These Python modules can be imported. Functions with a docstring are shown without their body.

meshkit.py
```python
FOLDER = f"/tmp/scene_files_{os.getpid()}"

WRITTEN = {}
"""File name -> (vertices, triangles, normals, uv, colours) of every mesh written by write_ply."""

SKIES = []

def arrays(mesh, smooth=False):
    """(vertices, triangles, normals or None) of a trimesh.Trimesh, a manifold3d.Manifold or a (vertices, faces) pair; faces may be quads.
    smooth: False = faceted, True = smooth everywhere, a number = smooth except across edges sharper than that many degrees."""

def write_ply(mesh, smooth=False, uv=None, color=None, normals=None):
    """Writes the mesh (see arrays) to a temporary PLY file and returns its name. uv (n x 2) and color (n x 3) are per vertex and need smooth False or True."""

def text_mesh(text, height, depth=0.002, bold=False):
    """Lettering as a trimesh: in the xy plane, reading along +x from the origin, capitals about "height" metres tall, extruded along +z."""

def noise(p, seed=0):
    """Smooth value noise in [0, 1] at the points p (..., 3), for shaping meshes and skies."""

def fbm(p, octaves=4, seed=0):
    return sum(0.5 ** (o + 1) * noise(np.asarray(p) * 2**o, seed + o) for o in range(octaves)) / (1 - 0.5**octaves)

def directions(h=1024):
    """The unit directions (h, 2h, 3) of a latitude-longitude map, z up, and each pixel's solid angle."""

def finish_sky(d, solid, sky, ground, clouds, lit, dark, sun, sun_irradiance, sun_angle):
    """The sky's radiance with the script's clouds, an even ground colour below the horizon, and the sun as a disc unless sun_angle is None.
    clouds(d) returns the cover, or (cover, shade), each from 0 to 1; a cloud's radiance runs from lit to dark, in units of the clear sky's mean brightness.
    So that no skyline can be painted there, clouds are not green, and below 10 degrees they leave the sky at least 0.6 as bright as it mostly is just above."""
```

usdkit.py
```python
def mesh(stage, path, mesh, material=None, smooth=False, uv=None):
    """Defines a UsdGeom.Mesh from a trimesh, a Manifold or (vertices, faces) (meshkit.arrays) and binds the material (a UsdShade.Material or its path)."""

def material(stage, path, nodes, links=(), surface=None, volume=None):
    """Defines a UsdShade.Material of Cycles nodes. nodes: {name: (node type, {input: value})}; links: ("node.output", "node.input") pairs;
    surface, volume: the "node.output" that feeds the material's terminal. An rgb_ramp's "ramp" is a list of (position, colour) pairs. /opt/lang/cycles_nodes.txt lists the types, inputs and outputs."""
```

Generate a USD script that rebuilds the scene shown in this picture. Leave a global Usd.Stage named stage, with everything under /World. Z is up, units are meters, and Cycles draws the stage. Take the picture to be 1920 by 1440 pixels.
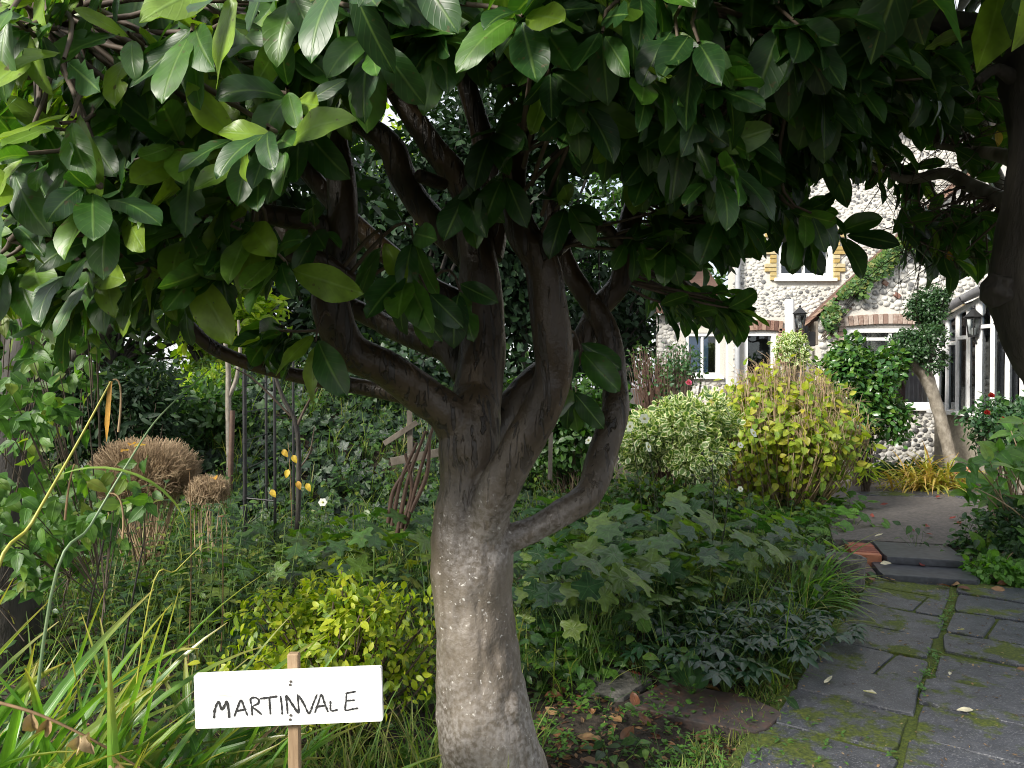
import math, random, colorsys
import numpy as np, trimesh, usdkit, meshkit
import manifold3d as m3
from shapely.geometry import LineString, Polygon, Point
from shapely.ops import unary_union
from pxr import Usd, UsdGeom, UsdLux, UsdShade, Sdf, Gf, Vt

stage = Usd.Stage.CreateInMemory()
UsdGeom.SetStageUpAxis(stage, 'Z')
UsdGeom.Xform.Define(stage, '/World')
UsdGeom.Scope.Define(stage, '/World/Looks')
rng = np.random.default_rng(7)
random.seed(7)

# ------------------------------------------------------------------ camera, sky, sun
FPX, CH, HOR = 1397.0, 1.58, 702.0
PITCH = math.atan((720 - HOR) / FPX)
cam = UsdGeom.Camera.Define(stage, '/World/camera')
cam.CreateHorizontalApertureAttr(36.0); cam.CreateVerticalApertureAttr(27.0)
cam.CreateFocalLengthAttr(36.0 * FPX / 1920)
cam.CreateClippingRangeAttr((0.05, 2000))
cam.CreateExposureAttr(2.35)
cam.AddTranslateOp().Set((0, 0, CH))
cam.AddRotateXOp().Set(90 - math.degrees(PITCH))

SUN = np.array([-0.66, -0.58, 0.0]); ELEV = math.radians(33)
SUN = SUN / np.linalg.norm(SUN) * math.cos(ELEV); SUN[2] = math.sin(ELEV)
dome = UsdLux.DomeLight.Define(stage, '/World/sky')
dome.GetPrim().SetCustomDataByKey('kind', 'structure')
sky = usdkit.material(stage, '/World/Looks/sky_look', {
    's': ('sky_texture', {'sky_type': 'single_scattering', 'sun_disc': False, 'sun_elevation': ELEV,
                          'sun_rotation': math.atan2(SUN[0], SUN[1]), 'aerosol_density': 1.5}),
    'tc': ('texture_coordinate', {}),
    'n': ('noise_texture', {'scale': 2.2, 'detail': 5.0, 'roughness': 0.55}),
    'r': ('rgb_ramp', {'ramp': [(0.30, (.45,) * 3), (0.60, (1.0,) * 3)]}),
    'mx': ('mix_color', {'a': (0, 0, 0), 'b': (4.6, 4.7, 4.9), 'use_clamp': False}),
    'b': ('background_shader', {'strength': 0.05})},
    [('tc.generated', 'n.vector'), ('n.fac', 'r.fac'), ('r.color', 'mx.fac') , ('s.color', 'mx.a'), ('mx.result', 'b.color')], surface='b.background')
UsdShade.MaterialBindingAPI.Apply(dome.GetPrim()).Bind(sky)
sun = UsdLux.DistantLight.Define(stage, '/World/sun')
sun.CreateNormalizeAttr(True); sun.CreateIntensityAttr(0.40); sun.CreateAngleAttr(14.0)
sun.CreateColorAttr((1.0, 0.95, 0.86))
q = Gf.Rotation(Gf.Vec3d(0, 0, 1), Gf.Vec3d(*map(float, SUN))).GetQuat()
sun.AddOrientOp().Set(Gf.Quatf(q))


# ------------------------------------------------------------------ helpers
def P(px, py, d):
    """The point at distance d (along +y) that the lens sees at photograph pixel px, py."""
    X, Z = (px - 960) / FPX, -(py - 720) / FPX
    c, s = math.cos(PITCH), math.sin(PITCH)
    y, z = c + Z * s, Z * c - s
    return np.array([X / y * d, d, CH + z / y * d])


def PX(p):
    p = np.asarray(p, float)
    c, s = math.cos(PITCH), math.sin(PITCH)
    y, z = p[..., 1], p[..., 2] - CH
    yc, zc = y * c - z * s, z * c + y * s
    yc = np.maximum(yc, 0.05)
    return 960 + p[..., 0] / yc * FPX, 720 - zc / yc * FPX, yc


def nrm(a):
    a = np.asarray(a, float)
    return a / np.maximum(np.linalg.norm(a, axis=-1, keepdims=True), 1e-9)


used = {}


def numbered(parent, name):
    k = used.get((parent, name), 0)
    used[(parent, name)] = k + 1
    return name if k == 0 else f'{name}_{k:03d}'


def pathof(parent):
    return '/World' if parent is None else str(parent.GetPath())


def tag(prim, label=None, cat=None, group=None, kind=None):
    for k, v in (('label', label), ('category', cat), ('group', group), ('kind', kind)):
        if v:
            prim.SetCustomDataByKey(k, v)
    return prim


def thing(name, label, cat, loc=(0, 0, 0), rotz=0.0, group=None, kind=None, parent=None):
    x = UsdGeom.Xform.Define(stage, f'{pathof(parent)}/{numbered(pathof(parent), name)}')
    if np.any(np.abs(loc)) or rotz:
        x.AddTranslateOp().Set(tuple(map(float, loc)))
        if rotz:
            x.AddRotateZOp().Set(math.degrees(rotz))
    return tag(x.GetPrim(), label, cat, group, kind)


def copy(src, loc, rotz, label=None, scale=1.0):
    x = UsdGeom.Xform.Define(stage, f'/World/{numbered("/World", src.GetName())}')
    x.AddTranslateOp(opSuffix='at').Set(tuple(map(float, loc)))
    x.AddRotateZOp(opSuffix='at').Set(math.degrees(rotz))
    x.AddScaleOp(opSuffix='at').Set((scale,) * 3)
    p = x.GetPrim()
    was = src.GetCustomData()
    tag(p, label or was['label'], was['category'], was.get('group'))
    p.GetReferences().AddInternalReference(src.GetPath())
    p.SetInstanceable(True)
    x.SetXformOpOrder(x.GetOrderedXformOps()[-3:] if len(x.GetOrderedXformOps()) > 3 else x.GetOrderedXformOps())
    return p


def emit(name, geo, mat, parent=None, kind=None, label=None, cat=None, group=None):
    """geo: (V, F(k-gons of one size), N or None, LC or None)"""
    V, F, N, LC = geo
    path = f'{pathof(parent)}/{numbered(pathof(parent), name)}'
    m = UsdGeom.Mesh.Define(stage, path)
    m.CreatePointsAttr(Vt.Vec3fArray.FromNumpy(np.ascontiguousarray(V, np.float32)))
    F = np.asarray(F, np.int32)
    m.CreateFaceVertexCountsAttr(Vt.IntArray.FromNumpy(np.full(len(F), F.shape[1], np.int32)))
    m.CreateFaceVertexIndicesAttr(Vt.IntArray.FromNumpy(np.ascontiguousarray(F.ravel())))
    m.CreateSubdivisionSchemeAttr('none')
    if N is not None:
        m.CreateNormalsAttr(Vt.Vec3fArray.FromNumpy(np.ascontiguousarray(N, np.float32)))
        m.SetNormalsInterpolation('vertex')
    if LC is not None:
        UsdGeom.PrimvarsAPI(m).CreatePrimvar('lc', Sdf.ValueTypeNames.Color3fArray, 'vertex').Set(
            Vt.Vec3fArray.FromNumpy(np.ascontiguousarray(LC, np.float32)))
    UsdShade.MaterialBindingAPI.Apply(m.GetPrim()).Bind(LK[mat])
    return tag(m.GetPrim(), label, cat, group, kind)


def tm(mesh, smooth=False, rnd=None):
    v, f, n = meshkit.arrays(mesh, smooth)
    lc = None
    if rnd is not None:
        lc = np.tile([rnd, 0.5, 0.5], (len(v), 1))
    return v, f, n, lc


def cat(geos):
    geos = [g for g in geos if g is not None and len(g[0])]
    V, F, N, LC, o = [], [], [], [], 0
    k = max(g[1].shape[1] for g in geos)
    for g in geos:
        f = np.asarray(g[1])
        if f.shape[1] != k:
            f = np.hstack([f, f[:, -1:]])
        V.append(g[0]); F.append(f + o); o += len(g[0])
        N.append(g[2] if g[2] is not None else np.tile([0, 0, 1.0], (len(g[0]), 1)))
        LC.append(g[3] if g[3] is not None else np.full((len(g[0]), 3), .5))
    return np.vstack(V), np.vstack(F), np.vstack(N), np.vstack(LC)


def box(sx, sy, sz, at=(0, 0, 0), rotz=0.0, bev=0.004, rot=None):
    m = trimesh.creation.box((sx, sy, sz))
    if bev:
        b = min(bev, sx * .3, sy * .3, sz * .3)
        hull = [trimesh.creation.box((sx - 2 * b, sy - 2 * b, sz)), trimesh.creation.box((sx, sy - 2 * b, sz - 2 * b)), trimesh.creation.box((sx - 2 * b, sy, sz - 2 * b))]
        m = trimesh.convex.convex_hull(np.vstack([h.vertices for h in hull]))
    if rot is not None:
        m.apply_transform(rot)
    if rotz:
        m.apply_transform(trimesh.transformations.rotation_matrix(rotz, (0, 0, 1)))
    m.apply_translation(at)
    return m


def bar(a, b, w, t=None, up=(0, 0, 1), bev=0.003):
    """A squared bar from a to b, w wide, t thick."""
    a, b = np.asarray(a, float), np.asarray(b, float)
    y = nrm(b - a); x = nrm(np.cross(y, up)); z = np.cross(x, y)
    M = np.eye(4); M[:3, :3] = np.stack([x, y, z], 1); M[:3, 3] = (a + b) / 2
    return box(w, np.linalg.norm(b - a), t or w, bev=bev, rot=M)


def spline(pts, n):
    pts = np.asarray(pts, float)
    k = len(pts)
    ext = np.vstack([2 * pts[0] - pts[1], pts, 2 * pts[-1] - pts[-2]])
    t = np.linspace(0, k - 1 - 1e-6, n); i = t.astype(int); f = (t - i)[:, None]
    p0, p1, p2, p3 = ext[i], ext[i + 1], ext[i + 2], ext[i + 3]
    return 0.5 * (2 * p1 + (p2 - p0) * f + (2 * p0 - 5 * p1 + 4 * p2 - p3) * f ** 2 + (3 * p1 - p0 - 3 * p2 + p3) * f ** 3)


def tube(pts, rad, sides=12, per=6, rough=0.0, seed=0, caps=True):
    """A tapered tube along a spline; returns (V, triangles) closed."""
    pts = np.asarray(pts, float); rad = np.broadcast_to(np.asarray(rad, float), (len(pts),))
    n = max(2, (len(pts) - 1) * per + 1)
    c = spline(np.hstack([pts, rad[:, None]]), n)
    p, r = c[:, :3], np.maximum(c[:, 3], 1e-4)
    t = nrm(np.gradient(p, axis=0))
    a = np.zeros_like(p)
    up = np.array([0, 0, 1.0]) if abs(t[0, 2]) < .9 else np.array([1.0, 0, 0])
    a[0] = nrm(np.cross(t[0], up))
    for i in range(1, n):
        v = a[i - 1] - t[i] * (a[i - 1] @ t[i]); a[i] = nrm(v)
    b = np.cross(t, a)
    th = np.arange(sides) * 2 * np.pi / sides
    dirs = np.cos(th)[None, :, None] * a[:, None] + np.sin(th)[None, :, None] * b[:, None]
    R = np.broadcast_to(r[:, None], (n, sides)).copy()
    if rough:
        q = p[:, None] + dirs * r[:, None, None]
        R *= 1 + rough * (meshkit.fbm(q * 9, 3, seed) - .5) * 2
    V = (p[:, None] + dirs * R[..., None]).reshape(-1, 3)
    i, j = np.meshgrid(np.arange(n - 1), np.arange(sides), indexing='ij')
    q = np.stack([i * sides + j, i * sides + (j + 1) % sides, (i + 1) * sides + (j + 1) % sides, (i + 1) * sides + j], -1).reshape(-1, 4)
    F = np.vstack([q[:, [0, 1, 2]], q[:, [0, 2, 3]]])
    N = dirs.reshape(-1, 3)
    if caps:
        V = np.vstack([V, p[0], p[-1]]); N = np.vstack([N, -t[0], t[-1]])
        k = np.arange(sides)
        F = np.vstack([F, np.stack([np.full(sides, n * sides), (k + 1) % sides, k], 1),
                       np.stack([np.full(sides, n * sides + 1), (n - 1) * sides + k, (n - 1) * sides + (k + 1) % sides], 1)])
    return V, F, N, np.full((len(V), 3), .5)


def tubeR(*a, rnd=.5, **k):
    V, F, N, L = tube(*a, **k)
    L = L.copy(); L[:, 0] = rnd
    return V, F, N, L


def stems(P0, Pm, P1, r0, r1, k=5, sides=3, rnd=None):
    """Many thin quadratic stems at once."""
    P0, Pm, P1 = (np.atleast_2d(x) for x in (P0, Pm, P1))
    n = len(P0); t = np.linspace(0, 1, k)[None, :, None]
    c = (1 - t) ** 2 * P0[:, None] + 2 * t * (1 - t) * Pm[:, None] + t ** 2 * P1[:, None]
    d = nrm(np.gradient(c, axis=1))
    a = nrm(np.cross(d, np.where(np.abs(d[..., 2:]) < .8, [0, 0, 1.0], [1.0, 0, 0])))
    b = np.cross(d, a)
    r = (np.broadcast_to(r0, (n,))[:, None] * (1 - t[..., 0]) + np.broadcast_to(r1, (n,))[:, None] * t[..., 0])
    th = np.arange(sides) * 2 * np.pi / sides
    dirs = np.cos(th)[None, None, :, None] * a[:, :, None] + np.sin(th)[None, None, :, None] * b[:, :, None]
    V = (c[:, :, None] + dirs * r[:, :, None, None])
    i, j = np.meshgrid(np.arange(k - 1), np.arange(sides), indexing='ij')
    q = np.stack([i * sides + j, i * sides + (j + 1) % sides, (i + 1) * sides + (j + 1) % sides, (i + 1) * sides + j], -1).reshape(-1, 4)
    F = (q[None] + (np.arange(n) * k * sides)[:, None, None]).reshape(-1, 4)
    rn = rng.random(n) if rnd is None else np.broadcast_to(rnd, (n,))
    L = np.stack([np.broadcast_to(rn[:, None, None], V.shape[:3]), np.broadcast_to(t[..., None, 0], V.shape[:3]) * 1.0, np.full(V.shape[:3], .5)], -1)
    return V.reshape(-1, 3), F, dirs.reshape(-1, 3), L.reshape(-1, 3)


PROF = {
    'laurel': lambda t: np.minimum(1, np.sin(np.pi * t ** 1.12) ** 0.62) * (1 - .5 * np.maximum(0, (t - .88) / .12)) + .015,
    'obov': lambda t: np.sin(np.pi * t ** 1.35) ** 0.75 + .02,
    'oval': lambda t: np.sin(np.pi * t ** 0.85) ** 0.8 + .02,
    'ovate': lambda t: np.sin(np.pi * t ** 0.68) ** 0.95 + .02,
    'round': lambda t: np.sqrt(np.maximum(1 - (2 * t - 1) ** 2, 0)) + .02,
    'strap': lambda t: np.minimum(1, np.maximum(.05, (1 - t) * 3.2)) ** .8 * (0.7 + .3 * np.minimum(1, t * 4)),
    'petal': lambda t: np.sin(np.pi * t ** 1.25) ** 0.7 + .03,
}


def leaves(base, dirn, nor, L, W, prof='laurel', nv=7, nu=5, curl=.5, fold=.25, wave=.0, rnd=None, twist=0.0, torn=0.0):
    """N leaves; returns per-leaf arrays V (N, nv*nu, 3), quads (one leaf), N, LC."""
    base, dirn = np.atleast_2d(base).astype(float), nrm(np.atleast_2d(dirn))
    n = len(base)
    bc = lambda x: np.broadcast_to(np.asarray(x, float), (n,))
    L, W, curl, fold, twist = bc(L), bc(W), bc(curl), bc(fold), bc(twist)
    nor = np.broadcast_to(np.asarray(nor, float), (n, 3))
    X = np.cross(dirn, nor); bad = np.linalg.norm(X, axis=1) < 1e-3
    X[bad] = np.cross(dirn[bad], [.3, .8, .1]); X = nrm(X); Z = np.cross(X, dirn)
    t = np.linspace(0, 1, nv); u = np.linspace(-1, 1, nu)
    ang = curl[:, None] * t ** 1.2
    dy, dz = np.cos(ang), -np.sin(ang)
    yy = np.concatenate([np.zeros((n, 1)), np.cumsum((dy[:, 1:] + dy[:, :-1]) / 2, 1)], 1) / (nv - 1)
    zz = np.concatenate([np.zeros((n, 1)), np.cumsum((dz[:, 1:] + dz[:, :-1]) / 2, 1)], 1) / (nv - 1)
    w = PROF[prof](t)
    x = u[None, None] * w[None, :, None] * (W / 2)[:, None, None]
    if torn:
        bite = (rng.random((n, 1, 1)) < torn) * (rng.random((n, nv, nu)) < .28) * rng.uniform(.15, .6, (n, nv, nu)) * (np.abs(u) > .9)[None, None]
        x = x * (1 - bite)
        x = x * (1 + .05 * (rng.random((n, nv, 1)) - .5))
    tw = twist[:, None] * t
    z = fold[:, None, None] * np.abs(x)
    if wave:
        ph = rng.random((n, 1, 1)) * 6.28
        z = z + wave * W[:, None, None] * np.sin(t[None, :, None] * 11 + ph + np.sign(u)[None, None] * 1.3) * np.abs(u)[None, None] ** 1.5 * w[None, :, None]
        z = z + wave * .8 * W[:, None, None] * (rng.random((n, nv, nu)) - .5) * np.abs(u)[None, None]
    xr = x * np.cos(tw)[..., None] - z * np.sin(tw)[..., None]
    zr = x * np.sin(tw)[..., None] + z * np.cos(tw)[..., None]
    # tilt the section with the curl
    Yc = (yy * L[:, None])[..., None] + zr * np.sin(ang)[..., None]
    Zc = (zz * L[:, None])[..., None] + zr * np.cos(ang)[..., None]
    V = base[:, None, None] + xr[..., None] * X[:, None, None] + Yc[..., None] * dirn[:, None, None] + Zc[..., None] * Z[:, None, None]
    N = np.cross(np.gradient(V, axis=2), np.gradient(V, axis=1))
    N = nrm(N)
    rn = rng.random(n) if rnd is None else bc(rnd)
    LC = np.stack([np.broadcast_to(rn[:, None, None], (n, nv, nu)), np.broadcast_to(t[None, :, None], (n, nv, nu)),
                   np.broadcast_to((u + 1)[None, None] / 2, (n, nv, nu))], -1)
    i, j = np.meshgrid(np.arange(nv - 1), np.arange(nu - 1), indexing='ij')
    Q = np.stack([i * nu + j, i * nu + j + 1, (i + 1) * nu + j + 1, (i + 1) * nu + j], -1).reshape(-1, 4)
    k = nv * nu
    return V.reshape(n, k, 3), Q, N.reshape(n, k, 3), LC.reshape(n, k, 3)


def palm(base, nor, size, lobes=5, depth=.45, nr=4, nt=30, heart=.0, cup=.15, rnd=None, az=None, wave=.05):
    """N palmately lobed or round leaves, attached near their centre edge."""
    base = np.atleast_2d(base).astype(float); n = len(base)
    nor = nrm(np.broadcast_to(nor, (n, 3)))
    size = np.broadcast_to(size, (n,)).astype(float)
    az = rng.random(n) * 6.28 if az is None else np.broadcast_to(az, (n,))
    ref = np.stack([np.cos(az), np.sin(az), np.zeros(n)], 1)
    X = nrm(np.cross(nor, ref)); Y = np.cross(X, nor) * -1
    th = np.linspace(0, 2 * np.pi, nt, endpoint=False)
    lob = 1 - depth * (0.5 - 0.5 * np.cos(lobes * th)) ** .8
    r = lob * (1 - heart * np.exp(-((th - np.pi) / .35) ** 2)) * (1 + .12 * np.cos(th))
    rr = np.linspace(0, 1, nr + 1)[1:]
    jag = 1 + .06 * np.where(np.arange(nt) % 2, 1, -1)
    R = rr[:, None] * np.where(rr[:, None] > .99, r * jag, r)
    x, y = R * np.sin(th), R * np.cos(th)
    zz = cup * R ** 2 * np.ones((n, 1, 1)) + wave * R * np.sin(th * 3 + rng.random((n, 1, 1)) * 6) - .05 * R * np.abs(np.sin(lobes * th / 2))
    ctr = np.zeros((n, 1, 3))
    loc = np.stack([np.broadcast_to(x, zz.shape), np.broadcast_to(y, zz.shape), zz], -1).reshape(n, -1, 3)
    loc = np.concatenate([ctr, loc], 1) * size[:, None, None]
    V = base[:, None] + loc[..., :1] * X[:, None] + loc[..., 1:2] * Y[:, None] + loc[..., 2:] * nor[:, None]
    k = nt * nr + 1
    j = np.arange(nt); F = [np.stack([np.zeros(nt, int), 1 + j, 1 + (j + 1) % nt, 1 + (j + 1) % nt], 1)]
    for a in range(nr - 1):
        F.append(np.stack([1 + a * nt + j, 1 + (a + 1) * nt + j, 1 + (a + 1) * nt + (j + 1) % nt, 1 + a * nt + (j + 1) % nt], 1))
    F = np.vstack(F)[:, ::-1]
    F = np.where((F[:, :1] == F[:, 1:2]), np.roll(F, -1, axis=1), F)
    N = np.broadcast_to(nor[:, None], V.shape) + (rng.random(V.shape) - .5) * .5
    rn = rng.random(n) if rnd is None else np.broadcast_to(rnd, (n,))
    b = np.concatenate([[.5], np.tile(.5 + .5 * np.abs(np.sin(lobes * th / 2)), nr)])
    g = np.concatenate([[0], np.repeat(rr, nt)])
    LC = np.stack([np.broadcast_to(rn[:, None], (n, k)), np.broadcast_to(g, (n, k)), np.broadcast_to(b, (n, k))], -1)
    return V, F, nrm(N), LC


def flat(lv):
    V, Q, N, LC = lv
    n, k = V.shape[:2]
    F = (Q[None] + (np.arange(n) * k)[:, None, None]).reshape(-1, Q.shape[1])
    return V.reshape(-1, 3), F, N.reshape(-1, 3), LC.reshape(-1, 3)


def one(lv, i):
    return lv[0][i], lv[1], lv[2][i], lv[3][i]


def cross_frame(ax):
    ax = nrm(ax)
    a = nrm(np.cross(ax, np.where(np.abs(ax[..., 2:]) < .9, [0, 0, 1.0], [1.0, 0, 0])))
    return a, np.cross(ax, a)


def whorls(tip, axis, n, spread=1.1, droop=.5, back=.06, jitter=.3):
    """n leaves round each twig tip: base, direction and upper side of every leaf."""
    tip, axis = np.repeat(np.atleast_2d(tip), n, 0), np.repeat(nrm(np.atleast_2d(axis)), n, 0)
    m = len(tip); k = np.tile(np.arange(n), m // n)
    a, b = cross_frame(axis)
    ph = k * 2.4 + np.repeat(rng.random(m // n) * 6.28, n) + rng.normal(0, .2, m)
    sp = spread * (0.55 + .55 * (k + 1) / n) + rng.normal(0, .15, m)
    rad = np.cos(ph)[:, None] * a + np.sin(ph)[:, None] * b
    d = axis * np.cos(sp)[:, None] + rad * np.sin(sp)[:, None]
    d[:, 2] -= droop * (0.6 + .8 * rng.random(m))
    d = nrm(d + rng.normal(0, jitter * .3, (m, 3)))
    base = tip - axis * (back * (k / n))[:, None]
    up = axis * .9 + np.array([0, 0, .45]) - rad * .1 + rng.normal(0, jitter, (m, 3))
    return base, d, up


def pts_in_poly(poly, n):
    pg = Polygon(poly); x0, y0, x1, y1 = pg.bounds; out = []
    while len(out) < n:
        p = rng.random((400, 2)) * [x1 - x0, y1 - y0] + [x0, y0]
        out += [q for q in p if pg.contains(Point(q))]
    return np.array(out[:n])


# ------------------------------------------------------------------ materials
LK = {}


def look(name, nodes, links, surface):
    LK[name] = usdkit.material(stage, f'/World/Looks/{name}', nodes, links, surface=surface)


def leafmat(name, cols, rough=.34, trans=.3, veincol=None, vein=.45, lat=34., back=(1.25, 1.2, 1.0), blotch=.35, bump=.35, edge=None, spots=None, spec=.5, tip=None, latlean=14., latv=.16):
    veincol = veincol or tuple(min(1, c * 2.2 + .01) for c in cols[len(cols) // 2])
    nd = {
        'at': ('attribute', {'attribute': 'lc'}), 'sc': ('separate_color', {}),
        'ramp': ('rgb_ramp', {'ramp': [(i / max(1, len(cols) - 1), c) for i, c in enumerate(cols)]}),
        'd': ('math', {'math_type': 'subtract', 'value2': .5}), 'da': ('math', {'math_type': 'absolute'}),
        'm1': ('map_range', {'from_min': .012, 'from_max': .055, 'to_min': 1., 'to_max': 0., 'clamp': True}),
        'k1': ('math', {'math_type': 'multiply', 'value2': -latlean * 2}), 'k2': ('math', {'math_type': 'multiply_add', 'value2': lat * 1.6}),
        'sn': ('math', {'math_type': 'sine'}),
        'm2': ('map_range', {'from_min': .72, 'from_max': 1., 'to_min': 0., 'to_max': latv, 'clamp': True}),
        'mv': ('math', {'math_type': 'maximum'}), 'vf': ('math', {'math_type': 'multiply', 'value2': vein}),
        'mixv': ('mix_color', {'b': veincol}),
        'geo': ('geometry', {}), 'nz': ('noise_texture', {'scale': 24., 'detail': 4., 'roughness': .6}),
        'nb': ('map_range', {'from_min': .3, 'from_max': .7, 'to_min': 1 - blotch, 'to_max': 1 + blotch, 'clamp': True}),
        'bl': ('mix_color', {'blend_type': 'multiply', 'fac': 1.0}), 'cmb': ('combine_color', {'color_type': 'rgb'}),
        'bk': ('mix_color', {'blend_type': 'multiply', 'b': back}),
        'bump': ('bump', {'strength': bump, 'distance': .004}),
        'pb': ('principled_bsdf', {'roughness': rough, 'specular_ior_level': spec}),
        'tr': ('translucent_bsdf', {}), 'tc': ('mix_color', {'blend_type': 'multiply', 'fac': 1., 'b': (1.5, 1.75, .55)}),
        'mx': ('mix_closure', {'fac': trans}),
    }
    ln = [('at.color', 'sc.color'), ('sc.r', 'ramp.fac'), ('sc.b', 'd.value1'), ('d.value', 'da.value1'), ('da.value', 'm1.value'),
          ('da.value', 'k1.value1'), ('sc.g', 'k2.value1'), ('k1.value', 'k2.value3'), ('k2.value', 'sn.value1'), ('sn.value', 'm2.value'),
          ('m1.result', 'mv.value1'), ('m2.result', 'mv.value2'), ('mv.value', 'vf.value1'), ('vf.value', 'mixv.fac'), ('ramp.color', 'mixv.a'),
          ('geo.position', 'nz.vector'), ('nz.fac', 'nb.value'), ('nb.result', 'cmb.r'), ('nb.result', 'cmb.g'), ('nb.result', 'cmb.b'),
          ('cmb.color', 'bl.b'), ('geo.backfacing', 'bk.fac'), ('bl.result', 'bk.a')]
    last = 'mixv.result'
    if edge:
        nd['em'] = ('map_range', {'from_min': .26, 'from_max': .34, 'to_min': 0., 'to_max': 1., 'clamp': True})
        nd['ee'] = ('mix_color', {'b': edge}); ln += [('da.value', 'em.value'), ('em.result', 'ee.fac'), (last, 'ee.a')]
        last = 'ee.result'
    if tip:
        nd['tm'] = ('map_range', {'from_min': .75, 'from_max': 1.0, 'to_min': 0., 'to_max': 1., 'clamp': True})
        nd['te'] = ('mix_color', {'b': tip}); ln += [('sc.g', 'tm.value'), ('tm.result', 'te.fac'), (last, 'te.a')]
        last = 'te.result'
    if spots:
        nd['n2'] = ('noise_texture', {'scale': 55., 'detail': 3.}); nd['s2'] = ('map_range', {'from_min': .66, 'from_max': .72, 'to_min': 0., 'to_max': .85, 'clamp': True})
        nd['se'] = ('mix_color', {'b': spots}); ln += [('geo.position', 'n2.vector'), ('n2.fac', 's2.value'), ('s2.result', 'se.fac'), (last, 'se.a')]
        last = 'se.result'
    ln += [(last, 'bl.a'), ('bk.result', 'pb.base_color'), ('mv.value', 'bump.height'), ('bump.normal', 'pb.normal'),
           ('bk.result', 'tc.a'), ('tc.result', 'tr.color'), ('pb.BSDF', 'mx.closure1'), ('tr.BSDF', 'mx.closure2')]
    look(name, nd, ln, 'mx.closure')


def plain(name, cols, scale=8., rough=.6, bump=.3, dist=.01, detail=6., stretch=(1, 1, 1), spec=.5, metallic=0., coords='position', use_rnd=0.0, hi=.7, lo=.3):
    nd = {'geo': ('geometry', {}), 'tcd': ('texture_coordinate', {}), 'mp': ('mapping', {'scale': stretch}),
          'n': ('noise_texture', {'scale': scale, 'detail': detail, 'roughness': .62}),
          'r': ('rgb_ramp', {'ramp': [(lo + (hi - lo) * i / max(1, len(cols) - 1), c) for i, c in enumerate(cols)]}),
          'at': ('attribute', {'attribute': 'lc'}), 'sc': ('separate_color', {}),
          'ad': ('math', {'math_type': 'multiply_add', 'value2': use_rnd}), 'mn': ('math', {'math_type': 'subtract', 'value2': use_rnd * .5}),
          'b': ('bump', {'strength': bump, 'distance': dist}),
          'p': ('principled_bsdf', {'roughness': rough, 'specular_ior_level': spec, 'metallic': metallic})}
    ln = [('geo.position' if coords == 'position' else 'tcd.object', 'mp.vector'), ('mp.vector', 'n.vector'), ('r.color', 'p.base_color'),
          ('n.fac', 'b.height'), ('b.normal', 'p.normal')]
    if use_rnd:
        ln += [('at.color', 'sc.color'), ('sc.r', 'ad.value1'), ('n.fac', 'ad.value3'), ('ad.value', 'mn.value1'), ('mn.value', 'r.fac')]
    else:
        ln += [('n.fac', 'r.fac')]
    look(name, nd, ln, 'p.BSDF')


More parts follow.
